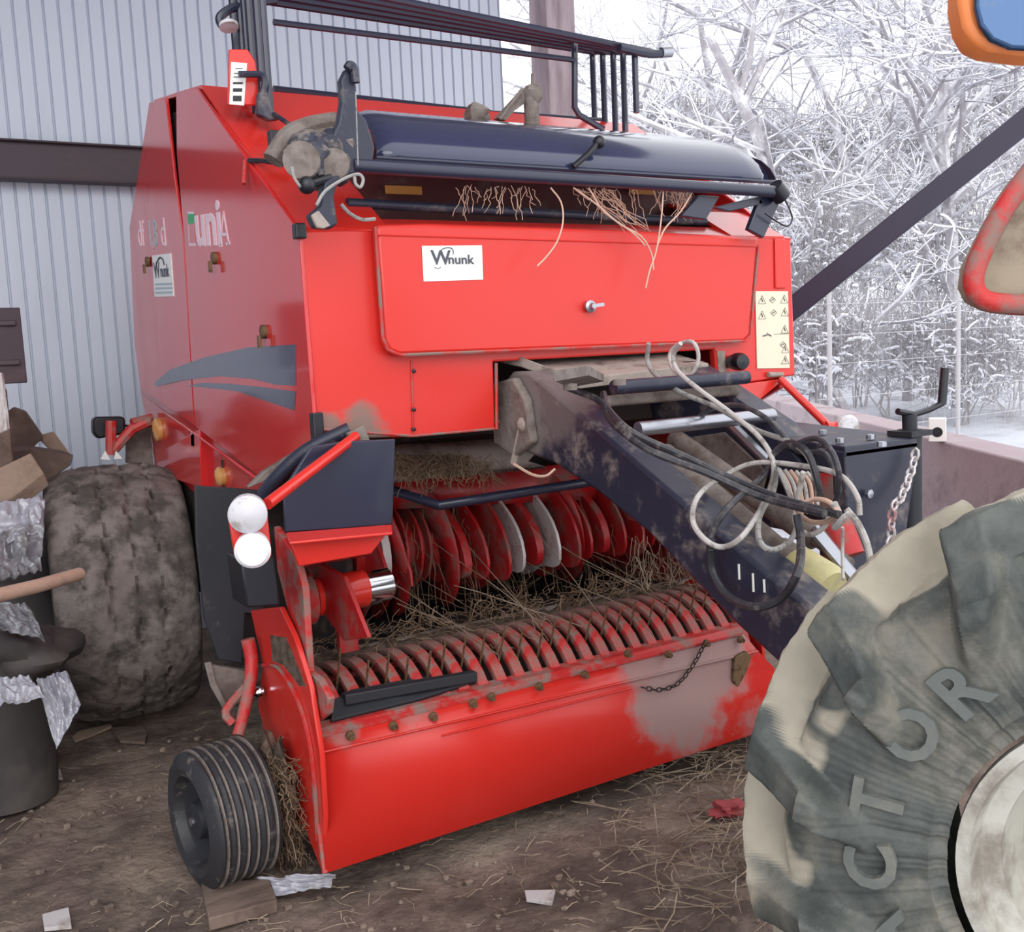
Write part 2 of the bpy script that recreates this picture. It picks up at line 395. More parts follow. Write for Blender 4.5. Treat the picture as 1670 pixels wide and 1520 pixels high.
# front corner flange with rivets
mb = MB(); mb.prism([P(487, 376, YH+.01), P(495, 376, YH+.01), P(523, 705, YH+.01), P(513, 705, YH+.01)], (0, .02, 0)); fl = T.add('corner_flange', mb, m_redband, smooth=False)
mb = MB()
for i in range(26):
    t = i/25; p = P(491+27*t, 385+315*t, YH+.005); mb.box(p, (.008, .008, .008))
T.add('rivet_row', mb, m_bolt, parent=fl, smooth=False)
mb = MB()
for a, b in ((488, 377), (517, 700)): mb.box(P(a, b, YH), (.03, .03, .04 if b < 500 else .09))
T.add('corner_clip', mb, m_blackp, smooth=False, bevel=.004)
# lower skirt
mb = MB(); mb.prism(px([(228, 632), (318, 690), (434, 782), (428, 802), (322, 808), (300, 790), (258, 780), (244, 715)], XL+.026), (.02, 0, 0)); sk = T.add('side_skirt', mb, m_side, bevel=.004)
mb = MB(); q = px([(252, 742), (325, 700), (328, 795), (262, 775)], XL); mb.prism(q, (.05, 0, 0)); mb.tube([PX(235, 648, XL), PX(432, 790, XL)], .006, 6); T.add('skirt_step', mb, m_side, parent=sk, bevel=.005)
for a, b, r_ in ((262, 700, .062), (366, 776, .042)):
    mb = MB(); mb.lathe([(0, r_*.8), (-.02, r_*.8), (-.03, r_*.55), (-.034, 0)], PX(a, b, XL+.03), n=24); T.add('side_reflector', mb, m_amber, parent=sk, label='round amber side reflector')
mb = MB(); mb.prism(px([(311, 705), (316, 706), (317, 728), (312, 727)], XL+.0), (.002, 0, 0)); T.add('warning_sticker', mb, m_white, parent=sk, smooth=False)
# right side wall and rear
mb = MB(); mb.prism([(XR-.03, y, z) for y, z in ((2.63, 1.72), (2.8, 1.85), (3.42, 2.26), (4.03, 2.33), (4.55, 1.95), (4.62, 1.3), (4.3, 1.0), (3.04, 1.02), (2.64, 1.2))], (.025, 0, 0)); T.add('right_side_panel', mb, m_side, bevel=.005)
# roof sheets
def strip(pr, x0, x1): return [[(x0, y, z) for y, z in pr], [(x1, y, z) for y, z in pr]]
mb = MB(); mb.sheet(strip([(2.98, 1.975), (3.42, 2.268), (3.64, 2.30), (4.03, 2.355), (4.19, 2.24), (4.55, 1.96), (4.65, 1.48)], XL+.014, XR-.03)); T.add('roof_panel', mb, m_red, smooth=False, solid=.012)
mb = MB(); mb.sheet(strip([(2.61, 1.725), (2.8, 1.855), (2.985, 1.978), (3.3, 2.17)], XL+.008, XL+.26)); mb.sheet(strip([(2.61, 1.725), (2.8, 1.83), (3.0, 1.9)], XR-.28, XR-.03)); T.add('shoulder_panel', mb, m_red, smooth=False, solid=.012)
# thin dark edge gap + edging on the shoulder
mb = MB(); mb.tube(px([(320, 146), (400, 257), (487, 376)], XL+.012), .007, 6); mb.tube([P(400, 262, 2.98), P(398, 300, 2.95)], .007, 6); T.add('shoulder_edging', mb, m_redband)
# --- hood front plate
hood = [(487, 376), (700, 370), (1000, 378), (1290, 390), (1297, 612), (1262, 618), (1170, 632), (1165, 570), (805, 590), (808, 700), (672, 712), (560, 716), (515, 700)]
mb = MB(); mb.prism(py(hood, YH), (0, .03, 0)); hd = T.add('front_hood', mb, m_hood, bevel=.006)
mb = MB(); pts = py([(612, 366), (700, 364), (1000, 374), (1240, 386), (1237, 400), (1224, 548), (1214, 558), (652, 580), (634, 573), (627, 556)], YH-.035); mb.prism(pts, (0, .034, 0)); dr = T.add('access_door', mb, m_hood, bevel=.012)
mb = MB(); mb.tube(py([(1237, 400), (1224, 546), (1214, 556), (652, 579), (632, 570), (624, 550), (612, 370)], YH-.036), .005, 6); T.add('door_lip', mb, m_redband, parent=dr)
mb = MB(); mb.tube(py([(614, 383), (1236, 402)], YH-.036), .003, 6); T.add('door_crease', mb, m_hood, parent=dr)
mb = MB(); mb.tube(py([(671, 588), (674, 706)], YH-.002), .003, 6); mb.tube(py([(809, 592), (810, 700)], YH-.002), .005, 6); mb.tube(py([(520, 700), (672, 711), (808, 699)], YH-.001), .004, 6); T.add('hood_seam', mb, m_redband, parent=hd)
mb = MB()
for a, b in ((674, 605), (674, 668), (674, 700)): mb.lathe([(0, .006), (-.006, .006), (-.008, 0)], P(a, b, YH-.003), axis=(0, 1, 0), n=8)
T.add('hood_rivet', mb, m_blackp, parent=hd)
# door sticker
mb = MB(); mb.prism(py([(688, 401), (786, 400), (788, 456), (691, 459)], YH-.037), (0, .0012, 0)); ds = T.add('door_sticker', mb, m_white, parent=dr, smooth=False)
p = P(704, 431, YH-.039); T.add('sticker_lettering', text_mb('W', p, (1, 0, 0), (0, 0, 1), .055, bold=.0007, width=1.05), m_ink, parent=dr, smooth=False)
p = P(731, 430, YH-.039); T.add('sticker_lettering', text_mb('nunk', p, (1, 0, 0), (0, 0, 1), .036, bold=.0004, width=1.15), m_ink, parent=dr, smooth=False)
mb = MB(); mb.tube(py([(716, 411), (724, 405), (734, 404), (739, 408), (739, 415)], YH-.039), .0011, 5, smooth=4); mb.tube(py([(709, 436), (714, 438), (719, 436)], YH-.039), .0008, 5); T.add('sticker_arc', mb, m_ink, parent=dr)
mb = MB(); p = P(960, 500, YH-.04); mb.lathe([(0, .017), (-.012, .019), (-.016, .01), (-.03, .008), (-.03, 0)], p, axis=(0, 1, 0), n=14); mb.beam(p+Vector((-.012, -.03, 0)), p+Vector((.03, -.034, .004)), .012, .01); T.add('door_latch', mb, m_steel, parent=dr)
# warning label plate with pictograms
mb = MB(); mb.prism(py([(1232, 475), (1285, 475), (1288, 600), (1235, 601)], YH-.004), (0, .003, 0)); wl = T.add('warning_label', mb, m_pale, parent=hd, smooth=False, label='pale yellow safety label')
mb = MB()
def pic(cx, cy, k):
    y = YH-.0055
    if k == 0:
        mb.tube(py([(cx-6, cy+7), (cx, cy-6), (cx+6, cy+7)], y), .0009, 4, closed=True); mb.tube(py([(cx-1, cy-2), (cx+1, cy+4)], y), .0016, 4)
    elif k == 1: mb.tube(py([(cx-5, cy), (cx, cy-5), (cx+5, cy), (cx, cy+5)], y), .0009, 4, closed=True); mb.tube(py([(cx-3, cy+1), (cx+3, cy-2)], y), .0012, 4)
    else: mb.tube(py([(cx-7, cy+1), (cx-2, cy), (cx+2, cy-2), (cx+7, cy+1)], y), .002, 4); mb.tube(py([(cx-1, cy), (cx+1, cy-5)], y), .001, 4)
for a in ((1243, 488, 0), (1260, 489, 1), (1279, 487, 0), (1243, 513, 0), (1262, 510, 1), (1280, 508, 0), (1251, 547, 2), (1280, 536, 0), (1277, 562, 1), (1281, 568, 0), (1281, 586, 0)): pic(*a)
mb.tube(py([(1262, 545), (1287, 544)], YH-.0055), .0006, 4); mb.tube(py([(1273, 593), (1287, 593)], YH-.0055), .0006, 4)
T.add('label_pictograms', mb, m_ink, parent=hd, smooth=False)
mb = MB(); p0, p1 = P(1253, 611, YH-.01), P(1276, 611, YH-.01); mb.tube([p0, p1], .009, 8); T.add('reflector_strip', mb, m_dustl, parent=hd)
mb = MB(); mb.box(P(1272, 430, YH-.004), (.05, .006, .17)); T.add('hinge_plate', mb, m_hood, parent=hd, bevel=.003)
# red flare under the right corner of the hood, lamp socket
mb = MB(); a = py([(1170, 632), (1280, 617), (1276, 622), (1228, 662), (1172, 655)], YH-.005); mb.prism(a, (0, .05, 0)); T.add('lower_corner_plate', mb, m_red, bevel=.004)
mb = MB(); p = P(1197, 590, YH-.03)
mb.lathe([(.03, .02), (0, .026), (-.02, .03), (-.045, .03), (-.06, .024), (-.064, 0)], p, axis=(.25, 1, 0), n=20); T.add('coupling_cap', mb, m_blackp)
mb = MB(); mb.prism(py([(1170, 572), (1182, 572), (1186, 628), (1174, 630)], YH-.004), (0, .004, 0)); mb.prism(py([(1196, 608), (1206, 606), (1204, 628), (1197, 628)], YH-.004), (0, .004, 0)); T.add('socket_bracket', mb, m_dustl, bevel=.001)
# hood top ledge and opening
mb = MB(); mb.sheet([[P(480, 376, YH), P(1290, 390, YH+.0)], [Vector((XL+.03, 2.70, 1.765)), Vector((XR-.03, 2.70, 1.765))]]); T.add('hood_top_ledge', mb, m_red, solid=.006, smooth=False)
mb = MB(); mb.sheet([[(1.12, 2.70, 1.765), (XR-.2, 2.70, 1.765)], [(1.12, 2.9, 1.78), (XR-.2, 2.9, 1.78)]]); T.add('twine_box_sill', mb, m_dust, solid=.006, smooth=False)
mb = MB(); mb.tube([P(566, 331, 2.72), P(1150, 362, 2.72)], .014, 10); T.add('net_roller', mb, m_navyd)
mb = MB(); mb.sheet([[(1.1, 2.92, 1.74), (XR-.16, 2.92, 1.74)], [(1.1, 2.95, 2.06), (XR-.16, 2.95, 2.06)]]); ib = T.add('net_box_panel', mb, m_redshade, solid=.006, smooth=False)
for xa, xb in ((628, 688), (1028, 1068)):
    mb = MB(); mb.prism(py([(xa, 302), (xb, 304), (xb+1, 318), (xa+1, 316)], 2.9), (0, .004, 0)); T.add('orange_label', mb, m_orange, parent=ib, bevel=.001)
# --- black cover
XC0, XC1 = 1.19, 2.66
pr = [(2.555, 1.905), (2.56, 1.93), (2.59, 1.975), (2.64, 2.02), (2.71, 2.055), (2.80, 2.085), (2.86, 2.085), (2.9, 2.06)]
mb = MB(); rows = []; NS = 24
for i in range(NS+1):
    t = i/NS; x = XC0+(XC1-XC0)*t; e = max(0, (t-.93)/.07); q = max(0, (.03-t)/.03)
    rows.append([(x+.05*(j/7), y+.03*e*e, 1.9+(z-1.9)*(1-.22*e*e-.1*q)) for j, (y, z) in enumerate(pr)])
mb.sheet(rows); cv = T.add('net_cover', mb, m_cover, solid=.006, label='long curved navy cover over the net box')
mb = MB(); mb.tube([(XC0, 2.552, 1.905), (XC1, 2.552, 1.903)], .007, 8); T.add('cover_lip', mb, m_navy, parent=cv)
mb = MB(); mb.prism([(XC1+.03+.05*j/7, y+.02, 1.9+(z-1.9)*.8) for j, (y, z) in enumerate(pr)], (-.006, 0, 0)); T.add('cover_end_plate', mb, m_navy, parent=cv)
mb = MB(); mb.tube([P(975, 232, 2.55), P(958, 252, 2.53), P(935, 272, 2.54)], .009, 8); mb.ball(P(977, 232, 2.55), .02, 14); T.add('cover_handle', mb, m_blackp, parent=cv, label='black knob handle')
# rail
mb = MB(); mb.tube([P(575, 270, 2.47), P(920, 291, 2.47), P(1272, 313, 2.47)], .019, 12); rl = T.add('guard_rail', mb, m_navy)
mb = MB(); mb.tube([P(1262, 304, 2.47), P(1276, 322, 2.47)], .03, 12); T.add('rail_boss', mb, m_blackp, parent=rl)
for pts in ([(1244, 312), (1272, 316), (1270, 335), (1246, 388), (1221, 374)], [(1238, 320), (1246, 332), (1190, 345), (1165, 338)], [(1140, 318), (1174, 320), (1152, 358), (1112, 352)]):
    mb = MB(); mb.prism(py(pts, 2.5), (0, .02, 0)); T.add('rail_bracket', mb, m_navy, parent=rl, bevel=.003)
mb = MB(); mb.tube(py([(1278, 322), (1288, 342), (1292, 358), (1284, 369), (1268, 362), (1248, 348)], 2.48), .003, 5, smooth=5); T.add('release_wire', mb, m_blackp, parent=rl)
m_gnavy = mat('grimy_navy_casting', (50, 52, 66), .45, dirt=(140, 128, 120), dscale=16, dlo=.45, dhi=.62, bump=.004, bscale=60)
# left lever assembly
mb = MB()
mb.prism(py([(556, 130), (566, 110), (576, 112), (582, 140), (584, 180), (598, 195), (612, 240), (608, 272), (560, 290), (520, 285), (536, 235), (552, 200), (558, 165)], 2.46), (0, .03, 0))
lv = T.add('tension_lever', mb, m_navyd, bevel=.006, label='tall dusty navy lever')
mb = MB(); mb.tube(py([(566, 112), (571, 106), (577, 112), (580, 135)], 2.45), .011, 8, smooth=4); T.add('lever_hook', mb, m_navyd, parent=lv)
mb = MB(); mb.prism(py([(530, 288), (556, 286), (545, 320), (552, 365), (540, 373), (516, 371), (506, 350), (524, 335)], 2.43), (0, .04, 0)); T.add('lever_foot', mb, m_navyd, parent=lv, bevel=.006)
mb = MB(); mb.prism(py([(508, 351), (520, 343), (540, 368), (528, 373), (517, 371)], 2.415), (0, .012, 0)); T.add('foot_pad', mb, m_dustl, parent=lv, bevel=.003)
mb = MB(); mb.tube(py([(445, 262), (470, 225), (505, 208), (548, 200)], 2.62), .028, 8, smooth=5); mb.tube(py([(470, 258), (500, 232), (545, 220)], 2.56), .022, 8, smooth=5); T.add('twine_guide', mb, m_dust, parent=lv)
mb = MB()
for (a, b, r_) in ((512, 262, .06), (535, 245, .05), (552, 270, .045), (528, 285, .035), (575, 262, .035), (500, 240, .04), (560, 240, .04)):
    mb.ball(P(a, b, 2.5), r_, 14, jit=.5)
T.add('pulley_housing', mb, m_gnavy, parent=lv)
for a, b, r_ in ((492, 262, .045), (545, 268, .038)):
    mb = MB(); mb.lathe([(.012, r_), (.004, r_*.8), (-.004, r_*.8), (-.012, r_), (-.014, r_*.4), (-.02, 0)], P(a, b, 2.45), axis=(.5, 1, 0), n=20); T.add('pulley', mb, m_dust, parent=lv)
mb = MB(); mb.ball(P(500, 302, 2.43), .022, 14); mb.tube([P(500, 302, 2.43), P(540, 290, 2.44)], .01, 8); T.add('knob', mb, m_blackp, parent=lv, label='black ball knob')
mb = MB(); mb.tube(py([(516, 335), (530, 312), (560, 292), (583, 284), (592, 292), (588, 305), (580, 300), (578, 288)], 2.41), .0042, 6, smooth=5); mb.tube(py([(476, 272), (480, 290), (490, 305)], 2.41), .0035, 5, smooth=4); mb.tube(py([(580, 150), (584, 270)], 2.42), .0016, 5); mb.tube(py([(556, 333), (570, 348), (590, 358), (612, 357)], 2.5), .005, 6, smooth=4); T.add('guide_wire', mb, m_cable, parent=lv)
mb = MB(); mb.box(P(458, 232, 2.9), (.07, .03, .06)); mb.tube([P(405, 262, 2.95), P(425, 262, 2.9), P(470, 268, 2.75)], .008, 6); T.add('hinge_block', mb, m_blackp, bevel=.003)
# mechanism at the top centre
mb = MB(); mb.prism(py([(812, 192), (850, 150), (862, 146), (868, 160), (840, 180), (825, 196)], 2.95), (0, .03, 0)); mb.tube([P(868, 192, 2.95), P(868, 120, 2.95)], .005, 6); mb.tube(py([(815, 195), (852, 145)], 2.93), .006, 6)
mb.tube([P(866, 160, 2.95), P(868, 205, 2.95)], .026, 10); mb.ball(P(868, 155, 2.95), .035, 10, jit=.5); T.add('counter_linkage', mb, m_dust)
mb = MB(); mb.ball(P(776, 187, 2.95), .035, 10, jit=.7); mb.ball(P(790, 192, 2.95), .02, 10); T.add('grease_fitting', mb, m_dust)
# bale indicator plate
mb = MB(); pi = py([(372, 170), (374, 80), (404, 80), (417, 100), (421, 125), (421, 172)], 3.13); mb.prism(pi, (0, .012, 0)); ip = T.add('indicator_plate', mb, m_red, bevel=.003)
mb = MB(); mb.prism(py([(377, 101), (403, 103), (398, 172), (374, 170)], 3.128), (0, .001, 0)); T.add('indicator_scale', mb, m_white, parent=ip, smooth=False, label='white scale with black bars')
mb = MB()
for (xa, ya, xb, yb) in ((380, 156, 394, 165), (380, 144, 395, 149.5), (380, 134, 396, 137), (381, 125, 396, 126), (382, 119, 395, 120), (384, 111, 396, 112)):
    mb.prism(py([(xa, ya), (xb, ya), (xb, yb), (xa, yb)], 3.1265), (0, .001, 0))
T.add('scale_bars', mb, m_blackp, parent=ip, smooth=False)
mb = MB(); mb.tube(py([(390, 121), (410, 121), (426, 122), (432, 135), (424, 170), (428, 185)], 3.1), .01, 7, smooth=3); T.add('indicator_pointer', mb, m_navyd, parent=ip)
mb = MB(); mb.prism(py([(422, 150), (436, 148), (444, 176), (458, 194), (440, 196), (420, 186)], 3.09), (0, .03, 0)); mb.tube([P(444, 184, 3.1), P(490, 215, 2.95)], .008, 6); T.add('pointer_bracket', mb, m_navyd, bevel=.004)
# --- top guard rack
zt_ = 2.50
mb = MB()
def L2(a, b, Y): return [P(*a, Y), P(*b, Y)]
for Y, yl, xr in ((3.48, 3, 970), (3.40, -8, 1000), (3.32, -19, 1025), (3.24, -30, 1045), (3.16, -42, 1064)):
    mb.tube([P(440, yl, Y), P(xr, 85, Y)], .0125, 8)
T.add('top_guard_rail', mb, m_navy)
mb = MB(); mb.tube([P(1064, 86, 3.16), P(1045, 85, 3.24), P(1000, 85, 3.40), P(962, 84, 3.5)], .0125, 8); mb.tube([P(1010, 78, 3.14), P(1060, 88, 3.14), P(1088, 85, 3.14)], .016, 8, smooth=3); T.add('guard_cross_rail', mb, m_navy)
mb = MB(); mb.tube([P(1078, 86, 3.14), P(1094, 85, 3.14)], .02, 10); T.add('guard_pivot', mb, m_steel)
for (xx, Y, yb) in ((441, 3.13, 190), (431, 3.13, 190), (418, 3.2, 185), (410, 3.26, 170), (402, 3.3, 160), (386, 3.45, 100)):
    mb = MB(); a = P(xx, yb, Y); mb.tube([a, (a.x, Y, P(448, -25, Y).z)], .0125, 8); T.add('guard_upright', mb, m_navy)
mb = MB(); mb.tube(py([(450, 0), (420, 4), (382, 12), (362, 24), (358, 34), (366, 44), (388, 42)], 3.3), .0135, 8, smooth=4); T.add('guard_hook', mb, m_navy)
mb = MB(); mb.lathe([(0, .026), (.004, .03), (-.006, .03), (-.008, 0)], P(373, 42, 3.28), axis=(0, .35, 1), n=20); T.add('guard_lamp', mb, m_refl2, label='small round white reflector')
for a, b, Y, r_ in (((446, 36), (938, 98), 3.3, .0105), ((446, 145), (800, 184), 3.48, .012), ((800, 184), (985, 196), 3.48, .010)):
    mb = MB(); mb.tube([P(*a, Y), P(*b, Y)], r_, 8); T.add('guard_long_rail', mb, m_navy)
mb = MB(); mb.tube([P(937, 62, 3.3), P(937, 98, 3.3), P(937, 175, 3.3), P(945, 188, 3.3), P(985, 212, 3.25)], .0125, 8); T.add('guard_end_hoop', mb, m_navy)
for (xx, Y, yb) in ((970, 3.5, 200), (987, 3.42, 212), (1004, 3.34, 214), (1020, 3.25, 215), (1038, 3.16, 184)):
    mb = MB(); a = P(xx, yb, Y); mb.tube([a, (a.x, Y, P(1000, 85, Y).z)], .012, 8); T.add('guard_upright', mb, m_navy)
# --- lower front: shield, tray, struts, lamps
mb = MB(); mb.prism(py([(508, 728), (560, 720), (645, 716), (641, 855), (560, 862), (466, 868), (462, 800)], 2.46), (0, .012, 0)); T.add('front_shield', mb, m_navy, bevel=.003, label='flat dark navy shield plate')
mb = MB(); mb.prism([P(466, 868, 2.46), P(640, 855, 2.46), P(640, 868, 2.40), P(472, 884, 2.40)], (0, 0, -.008)); mb.prism(py([(470, 876), (640, 860), (606, 903), (488, 924)], 2.44), (0, .012, 0)); mb.prism([P(488, 922, 2.46), P(608, 901, 2.46), P(608, 905, 2.9), P(488, 930, 2.9)], (0, 0, .008)); T.add('red_trough', mb, m_red, bevel=.003)
mb = MB(); mb.tube([P(570, 700, 2.56), P(500, 735, 2.6), P(455, 775, 2.65), P(430, 805, 2.7)], .02, 10, smooth=4); T.add('air_duct', mb, m_navyd)
mb = MB(); mb.tube([P(580, 712, 2.5), P(436, 822, 2.24)], .014, 10); sg = T.add('lamp_strut', mb, m_red)
mb = MB(); mb.beam(P(578, 700, 2.52), P(590, 728, 2.52), .05, .02, up=(0, 1, 0)); T.add('strut_lug', mb, m_dust, parent=sg, bevel=.003)
mb = MB(); mb.prism(py([(372, 838), (436, 832), (444, 905), (436, 918), (384, 908)], 2.24), (0, .012, 0)); lb = T.add('lamp_bracket', mb, m_red, bevel=.003)
for a, b, r_, m in ((404, 838, .0425, m_refl2), (412, 897, .0395, m_refl)):
    mb = MB(); ax = Vector((.35, 1, .1)); mb.lathe([(.025, r_*.95), (0, r_), (-.008, r_), (-.016, r_*.8), (-.019, 0)], P(a, b, 2.21), axis=ax, n=32); T.add('round_lamp', mb, m, parent=lb, label='round white front reflector' if b > 850 else 'dusty round white front lamp')
mb = MB(); mb.prism(py([(318, 792), (380, 796), (432, 800), (440, 900), (428, 1000), (400, 1000), (395, 1082), (356, 1076), (334, 1010), (320, 880)], 2.95), (0, .015, 0)); T.add('mud_flap', mb, m_black, bevel=.003, label='black rubber flap beside the wheel')
mb = MB(); mb.prism(py([(392, 912), (448, 905), (458, 988), (402, 992)], 2.5), (0, .12, 0)); T.add('chain_guard_box', mb, m_blackp, bevel=.006)
mb = MB(); mb.prism(py([(405, 796), (470, 770), (520, 730), (512, 720), (430, 770)], 2.75), (0, .03, 0)); T.add('dusty_bracket', mb, m_dust, bevel=.004)
# --- pickup
XP = .875
mb = MB(); mb.prism(px([(446, 858), (462, 880), (480, 905), (494, 960), (502, 1095), (520, 1110), (535, 1140), (532, 1165), (516, 1178), (504, 1176), (498, 1120), (470, 1000), (452, 930)], XP+.02), (.02, 0, 0)); T.add('pickup_arm', mb, m_redband, bevel=.004)
mb = MB(); mb.prism(px([(408, 995), (456, 990), (480, 1040), (505, 1120), (522, 1230), (528, 1330), (524, 1420), (500, 1360), (478, 1330), (445, 1250), (420, 1150), (428, 1085)], XP), (.015, 0, 0)); pe = T.add('pickup_side_plate', mb, m_red, bevel=.004)
mb = MB(); mb.prism(px([(440, 1036), (466, 1040), (498, 1120), (488, 1118), (462, 1085), (444, 1078)], XP-.002), (.003, 0, 0)); T.add('dirt_crust', mb, m_hay, parent=pe)
mb = MB(); mb.tube(px([(428, 1085), (455, 1090), (485, 1140), (505, 1210), (515, 1300), (518, 1370)], XP-.004), .006, 6, smooth=4); T.add('plate_rim', mb, m_redband, parent=pe)
mb = MB(); mb.lathe([(0, .016), (-.02, .016), (-.03, .008), (-.03, 0)], PX(428, 1127, XP-.01), n=12); T.add('plate_bolt', mb, m_chrome, parent=pe)
# windguard / deflector
YT, YB = 2.53, 2.43
g = lambda a, b, y: P(a, b, y)
mb = MB()
rows = [[g(514, 1196, YT), g(860, 1112, YT), g(1208, 1030, YT)], [g(518, 1232, YT-.035), g(862, 1147, YT-.035), g(1232, 1058, YT-.035)], [g(522, 1262, YT-.04), g(868, 1175, YT-.04), g(1262, 1090, YT-.04)], [g(530, 1424, YB), g(930, 1294, YB), g(1331, 1164, YB)]]
mb.sheet(rows); wg = T.add('pickup_deflector', mb, m_guard, solid=.006, smooth=25, label='wide red sheet deflector with a dried mud patch')
mb = MB(); mb.prism([g(512, 1190, YT+.01), g(1206, 1022, YT+.01), g(1211, 1032, YT-.012), g(515, 1201, YT-.012)], (0, 0, -.006)); mb.sheet([[g(512, 1180, YT+.05), g(1200, 1014, YT+.05)], [g(512, 1190, YT+.01), g(1206, 1022, YT+.01)]]); T.add('deflector_flange', mb, m_redband, parent=wg, smooth=False, solid=.003)
mb = MB(); mb.sheet([[g(508, 1190, YT), g(508, 1240, YT-.03), g(510, 1300, YT-.03), g(526, 1425, YB)], [g(516, 1194, YT), g(518, 1240, YT-.03), g(523, 1300, YT-.03), g(533, 1423, YB)]]); T.add('deflector_edge', mb, m_redband, parent=wg, solid=.008, smooth=False)
mb = MB(); mb.tube([g(522, 1228, YT-.042), g(1236, 1062, YT-.042)], .004, 6); mb.tube([g(720, 1200, YT-.044), g(1030, 1122, YT-.044)], .003, 6); T.add('deflector_crease', mb, m_guard, parent=wg)
for a, b in ((570, 1198), (640, 1182), (705, 1167), (770, 1146), (800, 1135), (878, 1118), (952, 1099), (1022, 1065), (1088, 1066), (1150, 1048), (1206, 1042)):
    mb = MB(); p = g(a, b, YT-.028); mb.lathe([(0, .013), (-.008, .013), (-.009, .008), (-.02, .008), (-.02, 0)], p, axis=(0, 1, .2), n=8); T.add('deflector_bolt', mb, m_bolt, parent=wg, smooth=False)
# chain hanging on the deflector
def chain(pts, pitch, r, rw):
    mb = MB(); m = MB().tube(pts, .001, 3, smooth=8); c = [sum((m.v[i*3+k] for k in range(3)), Vector())/3 for i in range(len(m.v)//3)]
    acc = 0; last = c[0]; idx = 0
    for a, b in zip(c, c[1:]):
        acc += (b-a).length
        if acc >= pitch:
            acc = 0; d = (b-a).normalized(); u = d.cross(Vector((0, 1, 0))).normalized() if idx % 2 else d.cross(d.cross(Vector((0, 1, 0)))).normalized()
            el = [b+d*math.cos(t)*pitch*.75+u*math.sin(t)*rw for t in [k*PI/4 for k in range(8)]]
            mb.tube(el, r, 5, closed=True); idx += 1
    return mb
T.add('safety_chain', chain([g(1042, 1120, YT-.06), g(1075, 1125, YT-.06), g(1105, 1115, YT-.055), g(1130, 1085, YT-.045), g(1148, 1052, YT-.035)], .016, .0022, .007), m_dark, parent=wg)
mb = MB(); mb.prism(py([(1200, 1072), (1218, 1062), (1226, 1072), (1216, 1100), (1204, 1122), (1196, 1112)], YT-.055), (0, .015, 0)); T.add('deflector_clasp', mb, m_bolt, parent=wg, bevel=.003)
# reel with its curved strips and spring tines
XR0, XR1 = .96, 2.50
yc, zc, rr = 2.76, .28, .225
def arc(x, w, r0, a0, a1, n=14):
    mb = MB(); rows = []
    for i in range(n+1):
        an = R(a0+(a1-a0)*i/n)
        for_ = []
        for dx, dr in ((-w/2, -.016), (-w/2+.004, 0), (w/2-.004, 0), (w/2, -.016)): for_.append((x+dx, yc-math.cos(an)*(r0+dr)*1.05, zc+math.sin(an)*(r0+dr)))
        rows.append(for_)
    mb.sheet(rows); return mb
pk = MB(); pk.lathe([(0, .001), (0, .17), (XR1-XR0, .17), (XR1-XR0, .001)], (XR0, yc, zc), n=24); reel = T.add('pickup_reel', pk, m_dark)
NB = 24; step = (XR1-XR0)/NB
band = T.add('reel_strip', arc(XR0+step/2, step*.62, rr, 5, 150), m_redband, solid=.003)
bands = [band]
for i in range(1, NB):
    o = band.copy(); COL.objects.link(o); o.parent = T.o; o.location = (i*step, 0, 0)
tn = MB(); x = XR0+step
tn.tube([(x, yc-.08, zc+.16), (x, yc-.11, zc+.23), (x+.0, yc-.14, zc+.31)], .0035, 5, smooth=3)
tine = T.add('spring_tine', tn, m_bolt)
rt = random.Random(3)
for i in range(1, NB-1):
    for r_ in range(2):
        if r_ and i % 3: continue
        o = tine.copy(); COL.objects.link(o); o.parent = T.o; o.location = (i*step, r_*.3-.03+rt.uniform(-.02, .02), r_*.0-(.04 if r_ == 0 else .02)+rt.uniform(-.02, .02))
# end disc of the reel at the right and under-frame
mb = MB(); mb.lathe([(0, .001), (0, .25), (.012, .25), (.012, .001)], (XR1+.02, yc, zc), n=32); T.add('reel_end_disc', mb, m_red)
mb = MB(); mb.prism([(XR0-.02, yc+.02, .46), (XR1, yc+.02, .46), (XR1, yc+.02, .2), (XR0-.02, yc+.02, .2)], (0, .02, 0)); T.add('reel_back_plate', mb, m_reddark)
# black plank lying against the strips
mb = MB(); mb.prism([P(545, 1140, 2.57), P(572, 1124, 2.62), P(690, 1102, 2.62), P(772, 1098, 2.6), P(776, 1110, 2.57), P(690, 1138, 2.55), P(540, 1176, 2.55)], (0, .02, -.025)); mb.beam(P(560, 1140, 2.57), P(775, 1102, 2.575), .03, .03); T.add('rubber_strip', mb, m_black, bevel=.004, label='crumpled black rubber strip')
# feed table of slats
mb = MB(); ft = [PZ(600, 1024, .46), PZ(1130, 905, .46)]
mb.prism([(1.0, 2.98, .45), (2.62, 2.98, .45), (2.62, 3.62, .38), (1.0, 3.62, .38)], (0, 0, -.03)); tb = T.add('feed_table', mb, m_dark)
mb = MB(); mb.prism([(1.0, 2.96, .475), (2.62, 2.96, .475), (2.62, 2.99, .475), (1.0, 2.99, .475)], (0, 0, -.035)); T.add('table_front_bar', mb, m_dustl, bevel=.003)
mb = MB()
for i in range(1, 8): mb.beam((1.0+i*.2, 2.99, .456), (1.0+i*.2, 3.6, .386), .008, .012)
T.add('table_groove_rail', mb, m_blackp, parent=tb, smooth=False)
